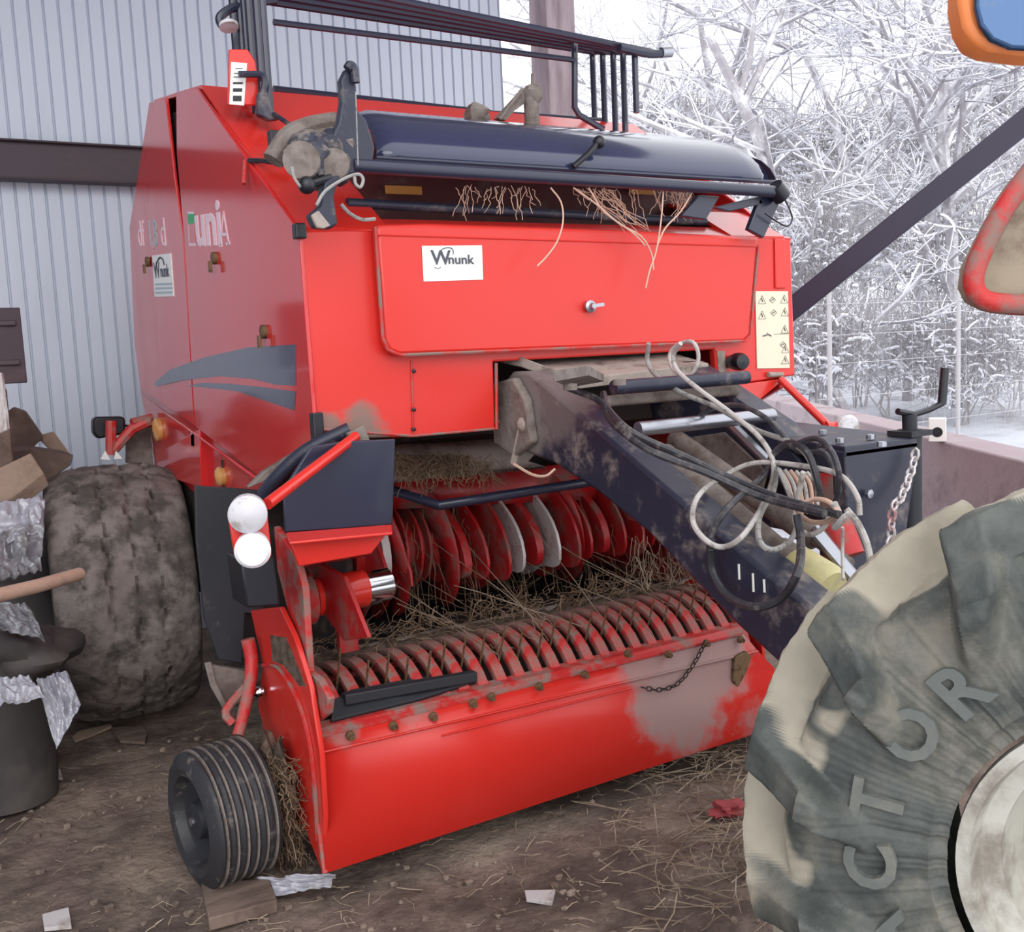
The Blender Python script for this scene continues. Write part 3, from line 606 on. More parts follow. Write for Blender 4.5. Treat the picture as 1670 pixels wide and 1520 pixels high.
# rear wall of the feed channel
mb = MB(); mb.sheet([[(1.0, 3.6, .3), (2.7, 3.6, .3)], [(1.0, 3.55, 1.05), (2.7, 3.55, 1.05)]]); T.add('feed_channel_back', mb, m_dark, solid=.01)
mb = MB(); mb.prism([(2.66, y, z) for y, z in ((2.72, 1.1), (3.6, 1.1), (3.6, .2), (2.85, .2), (2.7, .6))], (.02, 0, 0)); T.add('feed_channel_side', mb, m_reddark)
mb = MB(); mb.prism([(1.30, y, z) for y, z in ((3.2, .95), (3.6, .95), (3.6, .2), (3.3, .3), (3.22, .55))], (.02, 0, 0)); T.add('feed_channel_side', mb, m_dark)
# rotor: shaft, discs, worn flights
RYc, RZc = 3.32, .70
mb = MB(); mb.lathe([(0, .001), (0, .10), (1.3, .10), (1.3, .001)], (1.34, RYc, RZc), n=24); ro = T.add('rotor_shaft', mb, m_reddark)
def disc(x, r_, w, pts, ph, m, name='rotor_disc'):
    mb = MB(); pl = []
    n = 48
    for i in range(n):
        an = 2*PI*i/n+ph; k = (math.cos(an*pts)*.5+.5)**4 if pts else 0
        rad = r_+k*.1
        pl.append((x, RYc+math.cos(an+.3*k)*rad, RZc+math.sin(an+.3*k)*rad))
    mb.prism(pl, (w, 0, 0)); return T.add(name, mb, m, bevel=.002)
xs = [1.37, 1.40, 1.46, 1.50, 1.56, 1.60]
for i, x in enumerate(xs): disc(x, .2-.012*i, .010 if i != 1 else .03, 4 if i in (0, 2) else 0, R(-90+12*i), m_worn if i == 1 else m_reddark)
for i in range(13): disc(1.68+i*.075, .15+.05*math.sin(i*.8)**2, .012 if i % 4 else .03, 2, R(-95+37*i), m_worn if i in (3, 5) else m_reddark)
# helical flights left and right
def helix(x0, x1, turns, r0, r1, ph):
    mb = MB(); rows = []; n = 60
    for i in range(n+1):
        t = i/n; an = ph+2*PI*turns*t; x = x0+(x1-x0)*t
        rows.append([(x, RYc+math.cos(an)*q, RZc+math.sin(an)*q) for q in (r0, (r0+r1)/2, r1)])
    mb.sheet(rows); return mb
T.add('auger_flight', helix(1.36, 1.75, 2, .09, .24, 0), m_reddark, solid=.008); T.add('auger_flight', helix(2.6, 2.1, -2, .09, .24, 1), m_reddark, solid=.008)
# crop press bar, baffle with hay
mb = MB(); mb.tube([P(640, 800, 3.0), P(716, 824, 2.82), P(820, 808, 2.82), P(950, 788, 2.82), P(1010, 778, 2.9)], .016, 10); T.add('crop_press_bar', mb, m_navy)
mb = MB(); mb.sheet([[P(630, 728, 3.0), P(900, 712, 3.0)], [P(640, 772, 2.92), P(860, 752, 2.92)], [P(640, 785, 2.96), P(890, 762, 2.96)]]); T.add('dusty_baffle', mb, m_dustl, solid=.01)
mb = MB(); mb.prism([P(640, 700, 2.64), P(815, 690, 2.64), P(815, 700, 3.0), P(640, 716, 3.0)], (0, 0, .01)); T.add('hood_underside', mb, m_reddark)
mb = MB(); mb.sheet([[P(640, 786, 3.2), P(1030, 745, 3.2)], [P(640, 830, 3.22), P(1060, 810, 3.22)]]); T.add('upper_scraper', mb, m_reddark, solid=.01)
# stub cylinder at the left
mb = MB(); mb.lathe([(0, .001), (0, .055), (.16, .055), (.16, .001)], P(510, 975, 2.75), axis=(1, .05, 0), n=24); cy = T.add('drive_hub', mb, m_red)
mb = MB(); q = P(510, 975, 2.75); mb.lathe([(.155, .048), (.24, .048), (.245, .04), (.245, .001)], q, axis=(1, .05, 0), n=24); T.add('hub_sleeve', mb, m_chrome, parent=cy)
mb = MB(); mb.lathe([(0, .001), (0, .075), (.03, .075), (.03, .055)], q+Vector((-.04, 0, 0)), axis=(1, .05, 0), n=24); T.add('hub_flange', mb, m_redband, parent=cy)
mb = MB(); mb.prism(px([(495, 905), (560, 940), (600, 1040), (560, 1045), (520, 990)], 1.02), (.012, 0, 0)); mb.box(P(566, 1030, 2.75), (.06, .02, .12)); T.add('inner_side_plate', mb, m_reddark, bevel=.002)
# --- wheels of the baler
TC = Vector((.765, 4.28, .5)); 
def tyre(c, RR, w, seed=0, nA=260):
    mb = MB(); prof = []; nP = 44
    for j in range(nP+1):
        t = -1+2*j/nP; a = abs(t)
        if a < .74: x = t/.74*.41*w; r_ = RR-.028*(a/.74)**4
        elif a < .86: k = (a-.74)/.12; x = (.41+.09*math.sin(k*PI/2))*w*(1 if t > 0 else -1); r_ = RR-.028-.05*(1-math.cos(k*PI/2))
        else: k = (a-.86)/.14; x = (.5-.10*k*k)*w*(1 if t > 0 else -1); r_ = RR-.078-(RR*.44-.078)*k
        prof.append((x, r_))
    def fn(an, j, x, r_):
        t = abs(-1+2*j/nP)
        if t < .86:
            s = (-1+2*j/nP)
            zig = math.sin(an*26+ (1.2 if s > 0 else 0)); g_ = 0
            for c0 in (-.5, -.2, .12, .42): 
                d_ = abs(s-c0-zig*.035)
                g_ = max(g_, max(0, 1-d_/.03))
            blk = max(0, 1-abs(((an*26/PI) % 1)-.5)/.09) if abs(s) > .5 else 0
            mud = noise.noise(Vector((math.cos(an)*6, math.sin(an)*6, x*9+seed)))
            k = max(0, min(1, .95+mud*1.3)) if s > .1 else max(0, min(1, .5+mud*1.3))
            r_ -= .026*max(g_, blk)*k
            r_ += .006*noise.noise(Vector((math.cos(an)*22, math.sin(an)*22, x*40)))+.008*noise.noise(Vector((math.cos(an)*8, math.sin(an)*8, x*14)))
        return x, r_
    mb.lathe(prof, c, n=nA, fn=fn); return mb
def wheel(c, side):
    tm = tyre(c, .5, .5)
    rot = Matrix.Rotation(-.13 if side > 0 else 0, 3, 'Z')
    tm.v = [c+rot @ (v-c) for v in tm.v]
    t = T.add('wheel_tyre', tm, m_tire, label='wide mud-caked flotation tyre')
    mb = MB(); mb.lathe([(-.14*side*-1, .22), (-.1, .235), (-.02, .2), (.0, .08), (-.03, .07), (-.03, 0)], c+Vector((0, 0, 0)), n=40); T.add('wheel_rim', mb, m_red, parent=t)
wheel(TC, 1); wheel(Vector((3.02, 4.28, .5)), -1)
mb = MB(); mb.beam((.75, 4.28, .5), (3.0, 4.28, .5), .1, .1); T.add('axle', mb, m_navyd)
# rear lamp bracket at the left
mb = MB(); mb.tube([P(181, 686, 4.5), P(181, 742, 4.5)], .022, 8); mb.tube([P(184, 735, 4.5), P(215, 700, 4.5), P(245, 686, 4.5)], .022, 8); mb.tube([P(215, 690, 4.5), P(248, 682, 4.52)], .02, 8); rb = T.add('rear_lamp_bracket', mb, m_redband)
mb = MB(); mb.prism(py([(152, 684), (158, 680), (200, 679), (205, 684), (204, 708), (160, 716), (152, 706)], 4.53), (0, .06, 0)); T.add('rear_lamp', mb, m_blackp, parent=rb, bevel=.01, label='black rear lamp housing')
mb = MB(); mb.tube([P(204, 694, 4.54), P(225, 697, 4.54), P(248, 694, 4.54)], .006, 6); T.add('lamp_cable', mb, m_blackp, parent=rb)
mb = MB(); mb.prism(py([(172, 735), (164, 749), (180, 750)], 4.48), (0, .01, 0)); mb.prism(py([(189, 735), (186, 749), (200, 748)], 4.48), (0, .01, 0)); T.add('reflector_triangle', mb, m_white, parent=rb)
mb = MB(); mb.prism(py([(206, 697), (246, 694), (250, 760), (206, 755)], 4.6), (0, .02, 0)); T.add('grey_mudguard', mb, m_dust)
# gauge wheel of the pickup
GC = Vector((.69, 2.70, .184))
def sc(mb):
    mb.v = [GC+(v-GC)*1.065 for v in mb.v]; return mb
ga = Vector((1, .12, 0)).normalized()
prof = [(-.085, .001), (-.07, .05), (-.045, .06), (-.05, .098)]
mb = MB(); mb.lathe([(-.045, .10), (-.085, .115), (-.092, .135), (-.08, .165)] + [(-.076+.0085*k, .173-(.008 if k % 3 == 2 else 0)+(.0 if 2 < k < 16 else -.003)) for k in range(19)] + [(.085, .157), (.09, .12), (.08, .10)], GC, axis=ga, n=64)
gw = T.add('gauge_wheel_tyre', sc(mb), m_gtire, label='small ribbed black support wheel', smooth=25)
for k in (2, 5, 8, 11, 14, 17):
    mb = MB(); mb.lathe([(-.076+.0085*k-.0035, .1655), (-.076+.0085*k-.003, .1745), (-.076+.0085*k+.001, .1745), (-.076+.0085*k+.002, .1655)], GC, axis=ga, n=64, fn=lambda an, j, t, r: (t, r+.0015*noise.noise(Vector((math.cos(an)*9, math.sin(an)*9, t*50))))); T.add('tyre_rib', sc(mb), m_dust, parent=gw)
mb = MB(); mb.lathe([(-.05, .112), (-.062, .10), (-.055, .09), (-.05, .05), (-.075, .045), (-.08, .03), (-.08, 0)], GC, axis=ga, n=40); T.add('gauge_wheel_rim', sc(mb), m_black, parent=gw)
mb = MB(); mb.lathe([(0, .012), (-.012, .012), (-.012, 0)], GC+ga*-.08, axis=ga, n=8); T.add('rim_bolt', mb, m_steel, parent=gw)
mb = MB(); mb.tube([P(404, 1042, 2.85), P(410, 1075, 2.84), P(408, 1110, 2.82), P(400, 1150, 2.8), P(388, 1200, 2.76)], .02, 10, smooth=4, r2=.016); mb.tube([P(400, 1120, 2.83), P(368, 1160, 2.8), P(380, 1180, 2.78)], .012, 8, smooth=3); T.add('wheel_arm', mb, m_redband)
mb = MB(); mb.prism(py([(334, 1082), (345, 1080), (352, 1110), (378, 1165), (386, 1185), (372, 1170), (344, 1120)], 2.9), (0, .012, 0)); mb.prism(py([(345, 1085), (405, 1095), (400, 1140), (372, 1158), (352, 1120)], 2.92), (0, .03, 0)); T.add('scraper_plate', mb, m_dust, bevel=.003)
mb = MB(); mb.beam(GC+ga*.08, Vector((XP, GC.y+.02, GC.z+.03)), .03, .03); T.add('gauge_wheel_axle', mb, m_bolt)
# --- drawbar
XD = 1.62
lbp = [(835, 606), (862, 606), (998, 720), (1185, 880), (1360, 1022), (1400, 1056), (1400, 1190), (1310, 1118), (1195, 1014), (1060, 872), (975, 803), (905, 757), (825, 726), (808, 640)]
mb = MB(); mb.prism(px(lbp, XD), (.10, 0, 0)); db = T.add('drawbar_beam', mb, m_navyd, bevel=.01, label='long navy drawbar beam nearest the wall side')
rb0 = [PX(a, b, XD) for a, b in lbp]
mb = MB(); mb.prism([Vector((2.2, max(v.y, 1.92), v.z if v.y > 1.92 else v.z+.0)) for v in rb0], (.10, 0, 0)); T.add('drawbar_beam', mb, m_navyd, bevel=.01)
def zbeam(y):   # top of the beam at depth y
    a = rb0[1]; b = rb0[4]; return a.z+(b.z-a.z)*(y-a.y)/(b.y-a.y)
mb = MB(); y0 = rb0[1].y+.12; mb.prism([(XD+.02, y0+.25, zbeam(y0)+.02), (2.28, y0+.25, zbeam(y0)+.02), (2.28, y0-.16, zbeam(y0-.16)+.01), (XD+.12, y0-.2, zbeam(y0-.2)+.01), (XD+.02, y0-.05, zbeam(y0-.05)+.01)], (0, 0, -.03)); T.add('drawbar_top_plate', mb, m_dustl, bevel=.003)
mb = MB()
for a, b in ((900, 612), (980, 604), (1010, 628), (930, 636)): p = PZ(a, b, zbeam(2.45)+.02); mb.lathe([(0, .014), (.012, .014), (.014, 0)], p, axis=(0, 0, 1), n=10)
mb.prism([PZ(905, 622, zbeam(2.5)+.02), PZ(960, 612, zbeam(2.5)+.02), PZ(985, 622, zbeam(2.4)+.02), PZ(930, 632, zbeam(2.4)+.02)], (0, 0, .02)); T.add('plate_hardware', mb, m_dust)
mb = MB(); mb.prism([(XD-.03, y, z) for y, z in [(v.y, v.z) for v in px([(812, 625), (850, 615), (870, 650), (880, 720), (850, 745), (818, 722)], XD)]], (.03, 0, 0)); T.add('drawbar_root_plate', mb, m_dust, bevel=.008)
for (a, b, c, d_, r_, m) in ((985, 655, 1128, 650, .016, m_dust), (1040, 700, 1200, 688, .02, m_steel), (1000, 632, 1090, 625, .02, m_navyd)):
    mb = MB(); p = PX(a, b, XD+.1); q = PX(c, d_, 2.2); mb.tube([p, Vector((2.22, p.y, p.z))], r_, 12); T.add('drawbar_cross_tube', mb, m)
mb = MB(); mb.tube([PX(852, 690, XD-.02), PX(838, 755, XD-.02)], .012, 8); mb.ball(PX(855, 692, XD-.02), .024, 10); T.add('parking_lever', mb, m_dustl)
mb = MB(); mb.tube(py([(838, 757), (868, 774), (890, 776), (905, 765)], 2.35), .004, 5, smooth=4); T.add('lever_cable', mb, m_twine)
# universal joint shaft
s0 = Vector((1.98, 2.55, 1.0)); s1 = PX(1290, 925, 1.86); s2 = PX(1385, 985, 1.86)
s0 = PX(1080, 745, 1.86); 
mb = MB(); mb.tube([s0, s1], .042, 20); sh = T.add('drive_shaft_guard', mb, m_dust, label='dusty grey tubular drive shaft guard')
mb = MB(); dd = (s2-s1).normalized(); mb.lathe([(0, .001), (0, .05), (.02, .062), (.11, .062), (.13, .052), (.13, .001)], s1, axis=dd, n=24); T.add('shaft_guard_cone', mb, m_yel, parent=sh, label='yellow plastic shaft guard')
mb = MB(); mb.tube([s1-dd*.05, s1+dd*.01], .056, 20); T.add('shaft_collar', mb, m_dust, parent=sh)
mb = MB(); a = PX(1100, 715, 2.02); b = PX(1330, 880, 2.02); mb.tube([a, b], .03, 16); mb.tube([b, b+(b-a).normalized()*.12], .016, 12); T.add('hydraulic_cylinder', mb, m_dust)
mb = MB(); mb.tube([PX(1190, 690, 2.15), PX(1258, 758, 2.15)], .016, 8); mb.tube([PX(1330, 860, 2.0), PX(1410, 960, 2.0)], .013, 8); mb.beam(PX(1330, 870, 1.95), PX(1405, 958, 1.95), .01, .03, up=(1, 0, 0)); T.add('link_bar', mb, m_steel)
mb = MB(); mb.prism(px([(1110, 715), (1180, 705), (1250, 770), (1230, 850), (1150, 790)], 2.19), (.01, 0, 0)); T.add('gearbox_cover', mb, m_dust, bevel=.003)
mb = MB(); mb.lathe([(-.05, .001), (-.05, .05), (.05, .05), (.05, .001)], PX(1368, 880, 2.1), axis=(0, .5, 1), n=24); mb.box(PX(1352, 800, 2.14), (.05, .07, .1)); T.add('red_gearbox', mb, m_redband)
# right-hand front box, plate and jack
mb = MB(); c0 = P(1378, 742, 1.80); c1 = P(1500, 716, 1.80); c2 = P(1474, 905, 1.80); c3 = P(1385, 935, 1.80); c0.z = c1.z = c1.z-.005
mb.prism([c0, c1, c2, c3], (0, .10, 0)); fb = T.add('drawbar_front_plate', mb, m_navyd, bevel=.005)
zt2 = c0.z
mb = MB(); mb.prism([Vector((c0.x, 1.80, zt2+.012)), Vector((c1.x, 1.80, zt2+.012)), Vector((2.62, 2.45, zt2+.012)), Vector((2.3, 2.5, zt2+.012))], (0, 0, -.03)); mb.prism([Vector((2.19, 1.85, zt2)), Vector((2.30, 2.4, zt2)), Vector((2.30, 2.4, zt2-.28)), Vector((2.19, 1.85, zt2-.26))], (.02, 0, 0)); T.add('drawbar_side_box', mb, m_navyd, bevel=.004)
mb = MB(); 
for a, b in ((1420, 716), (1438, 728), (1370, 722), (1342, 708)): p = PZ(a, b, zt2+.015); mb.lathe([(0, .012), (.012, .012), (.014, 0)], p, axis=(0, 0, 1), n=8)
p = P(1415, 805, 1.79); mb.lathe([(0, .012), (-.01, .012), (-.012, 0)], p, axis=(0, 1, 0), n=8); T.add('plate_bolt', mb, m_steel, smooth=False)
T.add('lashing_chain', chain([P(1495, 728, 1.77), P(1487, 765, 1.77), P(1470, 810, 1.76), P(1456, 830, 1.75), P(1452, 880, 1.75), P(1440, 905, 1.75)], .022, .0042, .011), m_worn)
mb = MB(); j0 = P(1484, 800, 1.83); jt = P(1484, 700, 1.83); mb.tube([j0-Vector((0, 0, .3)), Vector((j0.x, j0.y, jt.z))], .032, 16); mb.tube([Vector((j0.x, j0.y, jt.z)), P(1483, 676, 1.83)], .02, 12); mb.box(Vector((j0.x, j0.y, jt.z-.01)), (.09, .08, .015)); jk = T.add('parking_jack', mb, m_black)
mb = MB(); mb.tube(py([(1464, 671), (1490, 676), (1516, 668), (1536, 658)], 1.83), .009, 8); mb.tube(py([(1536, 660), (1541, 600)], 1.83), .0125, 10); T.add('jack_crank', mb, m_blackp, parent=jk)
# right strut and lamp
mb = MB(); mb.tube([P(1272, 618, 2.58), P(1350, 694, 2.42)], .014, 10); mb.tube([P(1345, 695, 2.42), P(1362, 696, 2.42)], .018, 10); rs = T.add('lamp_strut', mb, m_red)
mb = MB(); mb.lathe([(.03, .03), (.01, .042), (-.01, .044), (-.02, .035), (-.022, 0)], P(1381, 697, 2.4), axis=(.2, 1, 0), n=28); T.add('round_lamp', mb, m_refl2, parent=rs, label='dusty round white front lamp')
# --- hoses and cables
def hose(pts, X, r_, m, name, lab=None, cl=False, jx=.03, s=5):
    rj = random.Random(len(pts)*7+int(X*100)); ps = [PX(a, b, 1.585+(X-1.585)*max(0, min(1, (720+.83*(a-998)-b-42)/60))+.4*jx*math.sin(i*1.7)-r_) for i, (a, b) in enumerate(pts)]
    mb = MB(); mb.tube(ps, r_, 8, smooth=s, closed=cl); return T.add(name, mb, m, label=lab)
hose([(925, 632), (980, 655), (1000, 690), (1060, 735), (1150, 770), (1240, 810), (1345, 838)], 1.76, .0095, m_hose, 'hydraulic_hose', 'black hydraulic hose lying along the drawbar', jx=.01)
hose([(984, 642), (990, 665), (1030, 705), (1110, 742), (1180, 775), (1270, 812), (1370, 840)], 1.79, .0095, m_hose, 'hydraulic_hose', jx=.01)
hose([(1160, 900), (1160, 870), (1190, 825), (1240, 780), (1262, 740), (1290, 722), (1318, 740), (1335, 790), (1338, 815)], 1.9, .0085, m_hose, 'hydraulic_hose')
hose([(1160, 880), (1162, 930), (1185, 970), (1230, 990), (1275, 975), (1302, 930), (1306, 880), (1300, 840)], 1.78, .0095, m_hose, 'hydraulic_hose', 'thick black hose hanging in a loop')
hose([(1140, 680), (1165, 665), (1210, 662), (1260, 690), (1300, 735), (1345, 740), (1368, 790), (1362, 820)], 1.95, .007, m_hose, 'hydraulic_hose')
hose([(1290, 728), (1330, 715), (1355, 735), (1368, 770), (1366, 800)], 1.9, .0075, m_hose, 'hydraulic_hose')
hose([(1110, 560), (1098, 580), (1105, 605), (1140, 635), (1190, 672), (1240, 715), (1262, 760), (1250, 810), (1215, 870), (1180, 892), (1150, 880), (1130, 850), (1138, 810), (1175, 780), (1230, 755), (1310, 760), (1370, 775), (1398, 810), (1402, 840)], 1.9, .0066, m_cablel, 'coiled_cable', 'pale grey cable coiled over the drawbar', jx=.04)
hose([(1130, 558), (1139, 585), (1125, 612), (1100, 605), (1092, 580), (1105, 562)], 2.05, .006, m_cablel, 'coiled_cable', cl=True)
hose([(1058, 560), (1056, 590), (1070, 612), (1110, 640), (1170, 665), (1230, 700), (1290, 722), (1320, 750), (1335, 810)], 1.95, .007, m_cable, 'coiled_cable')
hose([(1268, 765), (1262, 800), (1240, 840), (1238, 880), (1260, 897), (1290, 880), (1300, 845), (1285, 800)], 1.86, .0066, m_cable, 'coiled_cable', cl=True)
hose([(1310, 770), (1300, 820), (1298, 855), (1320, 872), (1345, 858), (1355, 830)], 1.84, .0066, m_cablel, 'coiled_cable')
hose([(1380, 830), (1400, 855), (1415, 890), (1422, 930)], 1.9, .008, m_cablel, 'coiled_cable')
for k in range(6):
    hose([(1270+k*9, 765+k), (1285+k*9, 790), (1294+k*8, 820+3*k), (1310+k*7, 835)], 1.9+.02*k, .0055, m_cablel if k % 2 else m_twine, 'coiled_cable', s=4)
hose([(1300, 830), (1325, 815), (1350, 818), (1365, 835), (1350, 850), (1320, 850)], 1.8, .006, m_twine, 'tie_cord', 'pinkish cord tying the cable bundle', cl=True)
hose([(1360, 820), (1368, 840), (1362, 860), (1376, 845), (1385, 838)], 1.79, .008, m_cablel, 'tie_cord')
hose([(1374, 860), (1374, 900), (1375, 945)], 1.84, .004, m_cablel, 'tie_cord')
mb = MB()
for a in ((1205, 920, 945), (1228, 935, 965), (1246, 945, 966)): mb.tube([PX(a[0], a[1], XD-.002), PX(a[0]+1, a[2], XD-.002)], .003, 5)
T.add('paint_drip', mb, m_white, parent=db)
# --- twine, hay on the machine
rs_ = random.Random(5)
def strand(p, q, sag=0, r_=.0016, n=5, j=.01):
    mb = []; p = Vector(p); q = Vector(q)
    return [p+(q-p)*(i/n)+Vector((rs_.uniform(-j, j), rs_.uniform(-j, j), rs_.uniform(-j, j)-sag*math.sin(PI*i/n))) for i in range(n+1)]
mb = MB()
for pts in ([(898, 306), (915, 330), (918, 362), (908, 395), (890, 420), (876, 434)], [(1082, 310), (1078, 360), (1070, 410), (1060, 440), (1053, 470)], [(935, 306), (975, 335), (1010, 365), (1045, 385), (1062, 412), (1066, 440)], [(960, 306), (985, 345), (1030, 378), (1052, 400)], [(1130, 312), (1110, 345), (1085, 372), (1072, 400)]):
    mb.tube(py(pts, 2.48), .0026, 5, smooth=4)
T.add('twine_end', mb, m_twine, label='pale baler twine hanging over the red door', kind='stuff')
mb = MB()
for i in range(70):
    x = rs_.choice([rs_.uniform(735, 880), rs_.uniform(930, 1040), rs_.uniform(1060, 1135)]); ln = rs_.uniform(15, 62)
    a = P(x, 303+(x-700)*.02, 2.52); b = P(x+rs_.uniform(-18, 22), 303+ln, 2.55); mb.tube(strand(a, b, 0, j=.006), .0012, 3)
for i in range(12): mb.tube(strand(P(935+i*5, 308, 2.5), P(1020+i*4, 372, 2.5), 0, j=.012), .0013, 3)
T.add('twine_fringe', mb, m_twine, kind='stuff')
def tuft(name, n, fn, m, par=None, r_=.0014, label=None):
    mb = MB()
    for i in range(n):
        a, b = fn(); mb.tube(strand(a, b, rs_.uniform(-.01, .01), j=.006), rs_.uniform(.7, 1.3)*r_, 3)
    T.add(name, mb, m, parent=par, kind='stuff', label=label, smooth=False)
U = rs_.uniform
def f_baffle():
    x = 643+(U(0, 1)**1.3)*165; y_ = U(740, 778); a = P(x, y_, 2.9-U(0, .04)); return a, P(x+U(-26, 26), y_+U(-6, 34)+(10 if U(0, 1) > .7 else 0), 2.87)
tuft('hanging_hay', 230, f_baffle, m_straw)
def f_reel():
    x = U(1.0, 2.5); y = U(2.85, 3.0); a = Vector((x, y, U(.47, .53))); return a, a+Vector((U(-.1, .1), U(-.07, .07), U(-.02, .05)))
tuft('reel_hay', 330, f_reel, m_straw)
def f_table():
    a = Vector((U(1.5, 2.6), U(3.0, 3.5), .47)); return a, a+Vector((U(-.12, .12), U(-.1, .1), U(-.0, .08)))
tuft('table_hay', 90, f_table, m_straw)
def f_front():
    x = U(1.1, 2.55); a = Vector((x, U(2.6, 2.8), U(.5, .56))); return a, a+Vector((U(-.06, .06), U(-.12, .05), U(-.1, .1)))
tuft('strip_hay', 60, f_front, m_straw)
def f_long():
    x = U(1.4, 2.5); a = Vector((x, 2.62, U(.45, .5))); return a, Vector((x+U(-.25, .0), U(3.0, 3.3), U(.55, .8)))
tuft('long_stalks', 15, f_long, m_strawp, r_=.0016)
def f_rotor():
    x = U(1.4, 2.6); an = U(-1, 1.6); r0 = U(.16, .22); a = Vector((x, 3.32-math.cos(an)*r0, .7+math.sin(an)*r0)); return a, a+Vector((U(-.03, .1), U(-.05, .02), U(-.3, -.1)))
tuft('rotor_hay', 130, f_rotor, m_straw)
def f_gw():
    a = Vector((.80+U(0, .06), 2.62+U(-.08, .1), U(.05, .34))); return a, a+Vector((U(-.02, .05), U(-.05, .05), U(-.1, .03)))
tuft('wheel_hay', 260, f_gw, m_straw)
def f_right():
    a = Vector((2.35+U(-.12, .12), 2.85+U(-.1, .1), U(.5, .56))); return a, a+Vector((U(-.08, .08), U(-.08, .08), U(.0, .16)))
tuft('corner_hay', 55, f_right, m_strawp)
mb = MB(); mb.ball((.84, 2.7, .19), .13, 16, sq=(.3, .9, 1.2), jit=.8); T.add('wheel_mud', mb, m_hay)
mb = MB()
rows = []
for i in range(30):
    t = i/29; rows.append([(1.0+1.5*t, 2.86+.12*k/3, .452+.028*noise.noise(Vector((t*22, k, 0)))+(.03 if 0 < k < 3 else 0)) for k in range(4)])
mb.sheet(rows); T.add('hay_mat', mb, m_hay)
rows = []; mb = MB()
for i in range(22):
    t = i/21; rows.append([P(645+120*t, 742+k*12+6*noise.noise(Vector((t*9, k, 1))), 2.91-.01*k) for k in range(4)])
mb.sheet(rows); T.add('baffle_hay_mat', mb, m_hay)

# ================================================================ TRACTOR
def _w(px_, py_, dep): return Vector((0, 0, H))+ray(px_, py_)/F*dep
dep = 1.45
WC = _w(1875, 1462, dep); WR = WC.z
ax = CM @ Vector((1680-CX, 0, F)); ax.z = 0; ax.normalize()        # away from the viewer
up = Vector((0, 0, 1)); lf = up.cross(ax)                         # in-plane horizontal
if (CM.transposed() @ lf).x > 0: lf = -lf
K = Thing('tractor', 'grey-green mud-caked tractor wheel, red mudguard and orange-rimmed mirror cut off by the right edge', 'tractor', (WC.x, WC.y, 0))
m_tt = mat('dusty_tractor_tyre', (60, 65, 63), .6, dirt=(136, 130, 117), dscale=4.4, dlo=.47, dhi=.75, bump=.003, bscale=34, col2=(88, 92, 88), c2scale=9)
m_mud = mat('dried_clay', (176, 166, 148), .95, dirt=(140, 130, 116), dscale=16, dlo=.4, dhi=.7, bump=.004, bscale=60)
m_rim = mat('cream_rim_paint', (188, 186, 176), .5, dirt=(130, 122, 112), dscale=6, dlo=.45, dhi=.7)
hw = .145; BR = WR*.41; TB = WR-.068
prof = []   # (s along axis, r, zone) zone: -1..1 tread, beyond = sidewall
NP = 220
def tprof(u):      # u 0..1 outer bead to inner bead
    side = -1 if u < .5 else 1; a = abs(u-.5)*2            # a=0 centre, 1 bead
    if a < .52: v = a/.52; return side*v*hw*.97, TB-.012*v*v-(.03*v*v if side > 0 else 0), side*v, 0
    if a < .62: k = (a-.52)/.10; return side*hw*(.97+.07*math.sin(k*PI/2)), TB-(.042 if side > 0 else .012)-.03*(1-math.cos(k*PI/2)), side*(1+.22*k), 0
    k = (a-.62)/.38; return side*hw*(1.04+.06*math.sin(k*PI)-.22*k*k), TB-.042-(TB-.042-BR)*k, side*(1.22+k*1.5), k
NL = 14; dl = 2*PI/NL
def lug(an, v):
    h = 0
    for sd, off in ((-1, R(25.3)), (1, R(25.3)+dl/2)):
        vv = -v*sd*-1 if sd == 1 else -v       # distance outward on this side
        if vv < -.12: continue
        end = 1.9
        if vv > end: continue
        cen = off + (-.42*(1-vv) if vv < 1 else .2*(vv-1))
        wd = dl*(.14+.06*max(0, min(1, vv)))
        d_ = ((an-cen+dl/2) % dl)-dl/2
        e = (wd-abs(d_))/ (dl*(.085 if vv < 1 else .085+.05*min(1, vv-1)))
        e = max(0, min(1, e)); e = e*e*(3-2*e)
        f_ = min(1, (vv+.12)/.1)*min(1, (end-vv)/.5)
        h = max(h, e*max(0, f_)*(.6 if sd == 1 else 1))
    return h
mb = MB(); NA = 900; vs = []; u0 = 0.02; us = [u0+(1-2*u0)*j/NP for j in range(NP+1)]
cols = [tprof(u) for u in us]
for i in range(NA):
    an = 2*PI*i/NA; d = up*math.cos(an)+lf*math.sin(an)
    for j in range(NP+1):
        s_, r_, v, k = cols[j]
        h = lug(an, v)*.074
        j0 = cols[max(j-1, 0)]; j1 = cols[min(j+1, NP)]
        t_s = j1[0]-j0[0]; t_r = j1[1]-j0[1]; l_ = math.hypot(t_s, t_r)+1e-9
        ns, nr = -t_r/l_, t_s/l_
        if abs(v) <= 1: ns, nr = 0, 1
        elif abs(v) < 1.22: q = (abs(v)-1)/.22; ns *= q; 
        hh = h*(1 if k == 0 else 1-.35*min(1, k*2)) + .004*noise.noise(d*14+Vector((0, 0, s_*20)))+.002*noise.noise(d*50)
        if k > 0: hh += .006*max(0, 1-abs(k-.78)/.05)+.005*max(0, 1-abs(k-.9)/.03)
        vs.append(WC+ax*(hw+s_+ns*hh)+d*(r_+nr*hh))
fs = []
for i in range(NA):
    q = (i+1) % NA
    for j in range(NP): fs.append((i*(NP+1)+j, i*(NP+1)+j+1, q*(NP+1)+j+1, q*(NP+1)+j))
mb.add(vs, fs); tt = K.add('tractor_tyre', mb, m_tt, label='big lugged tractor tyre caked in dried clay')
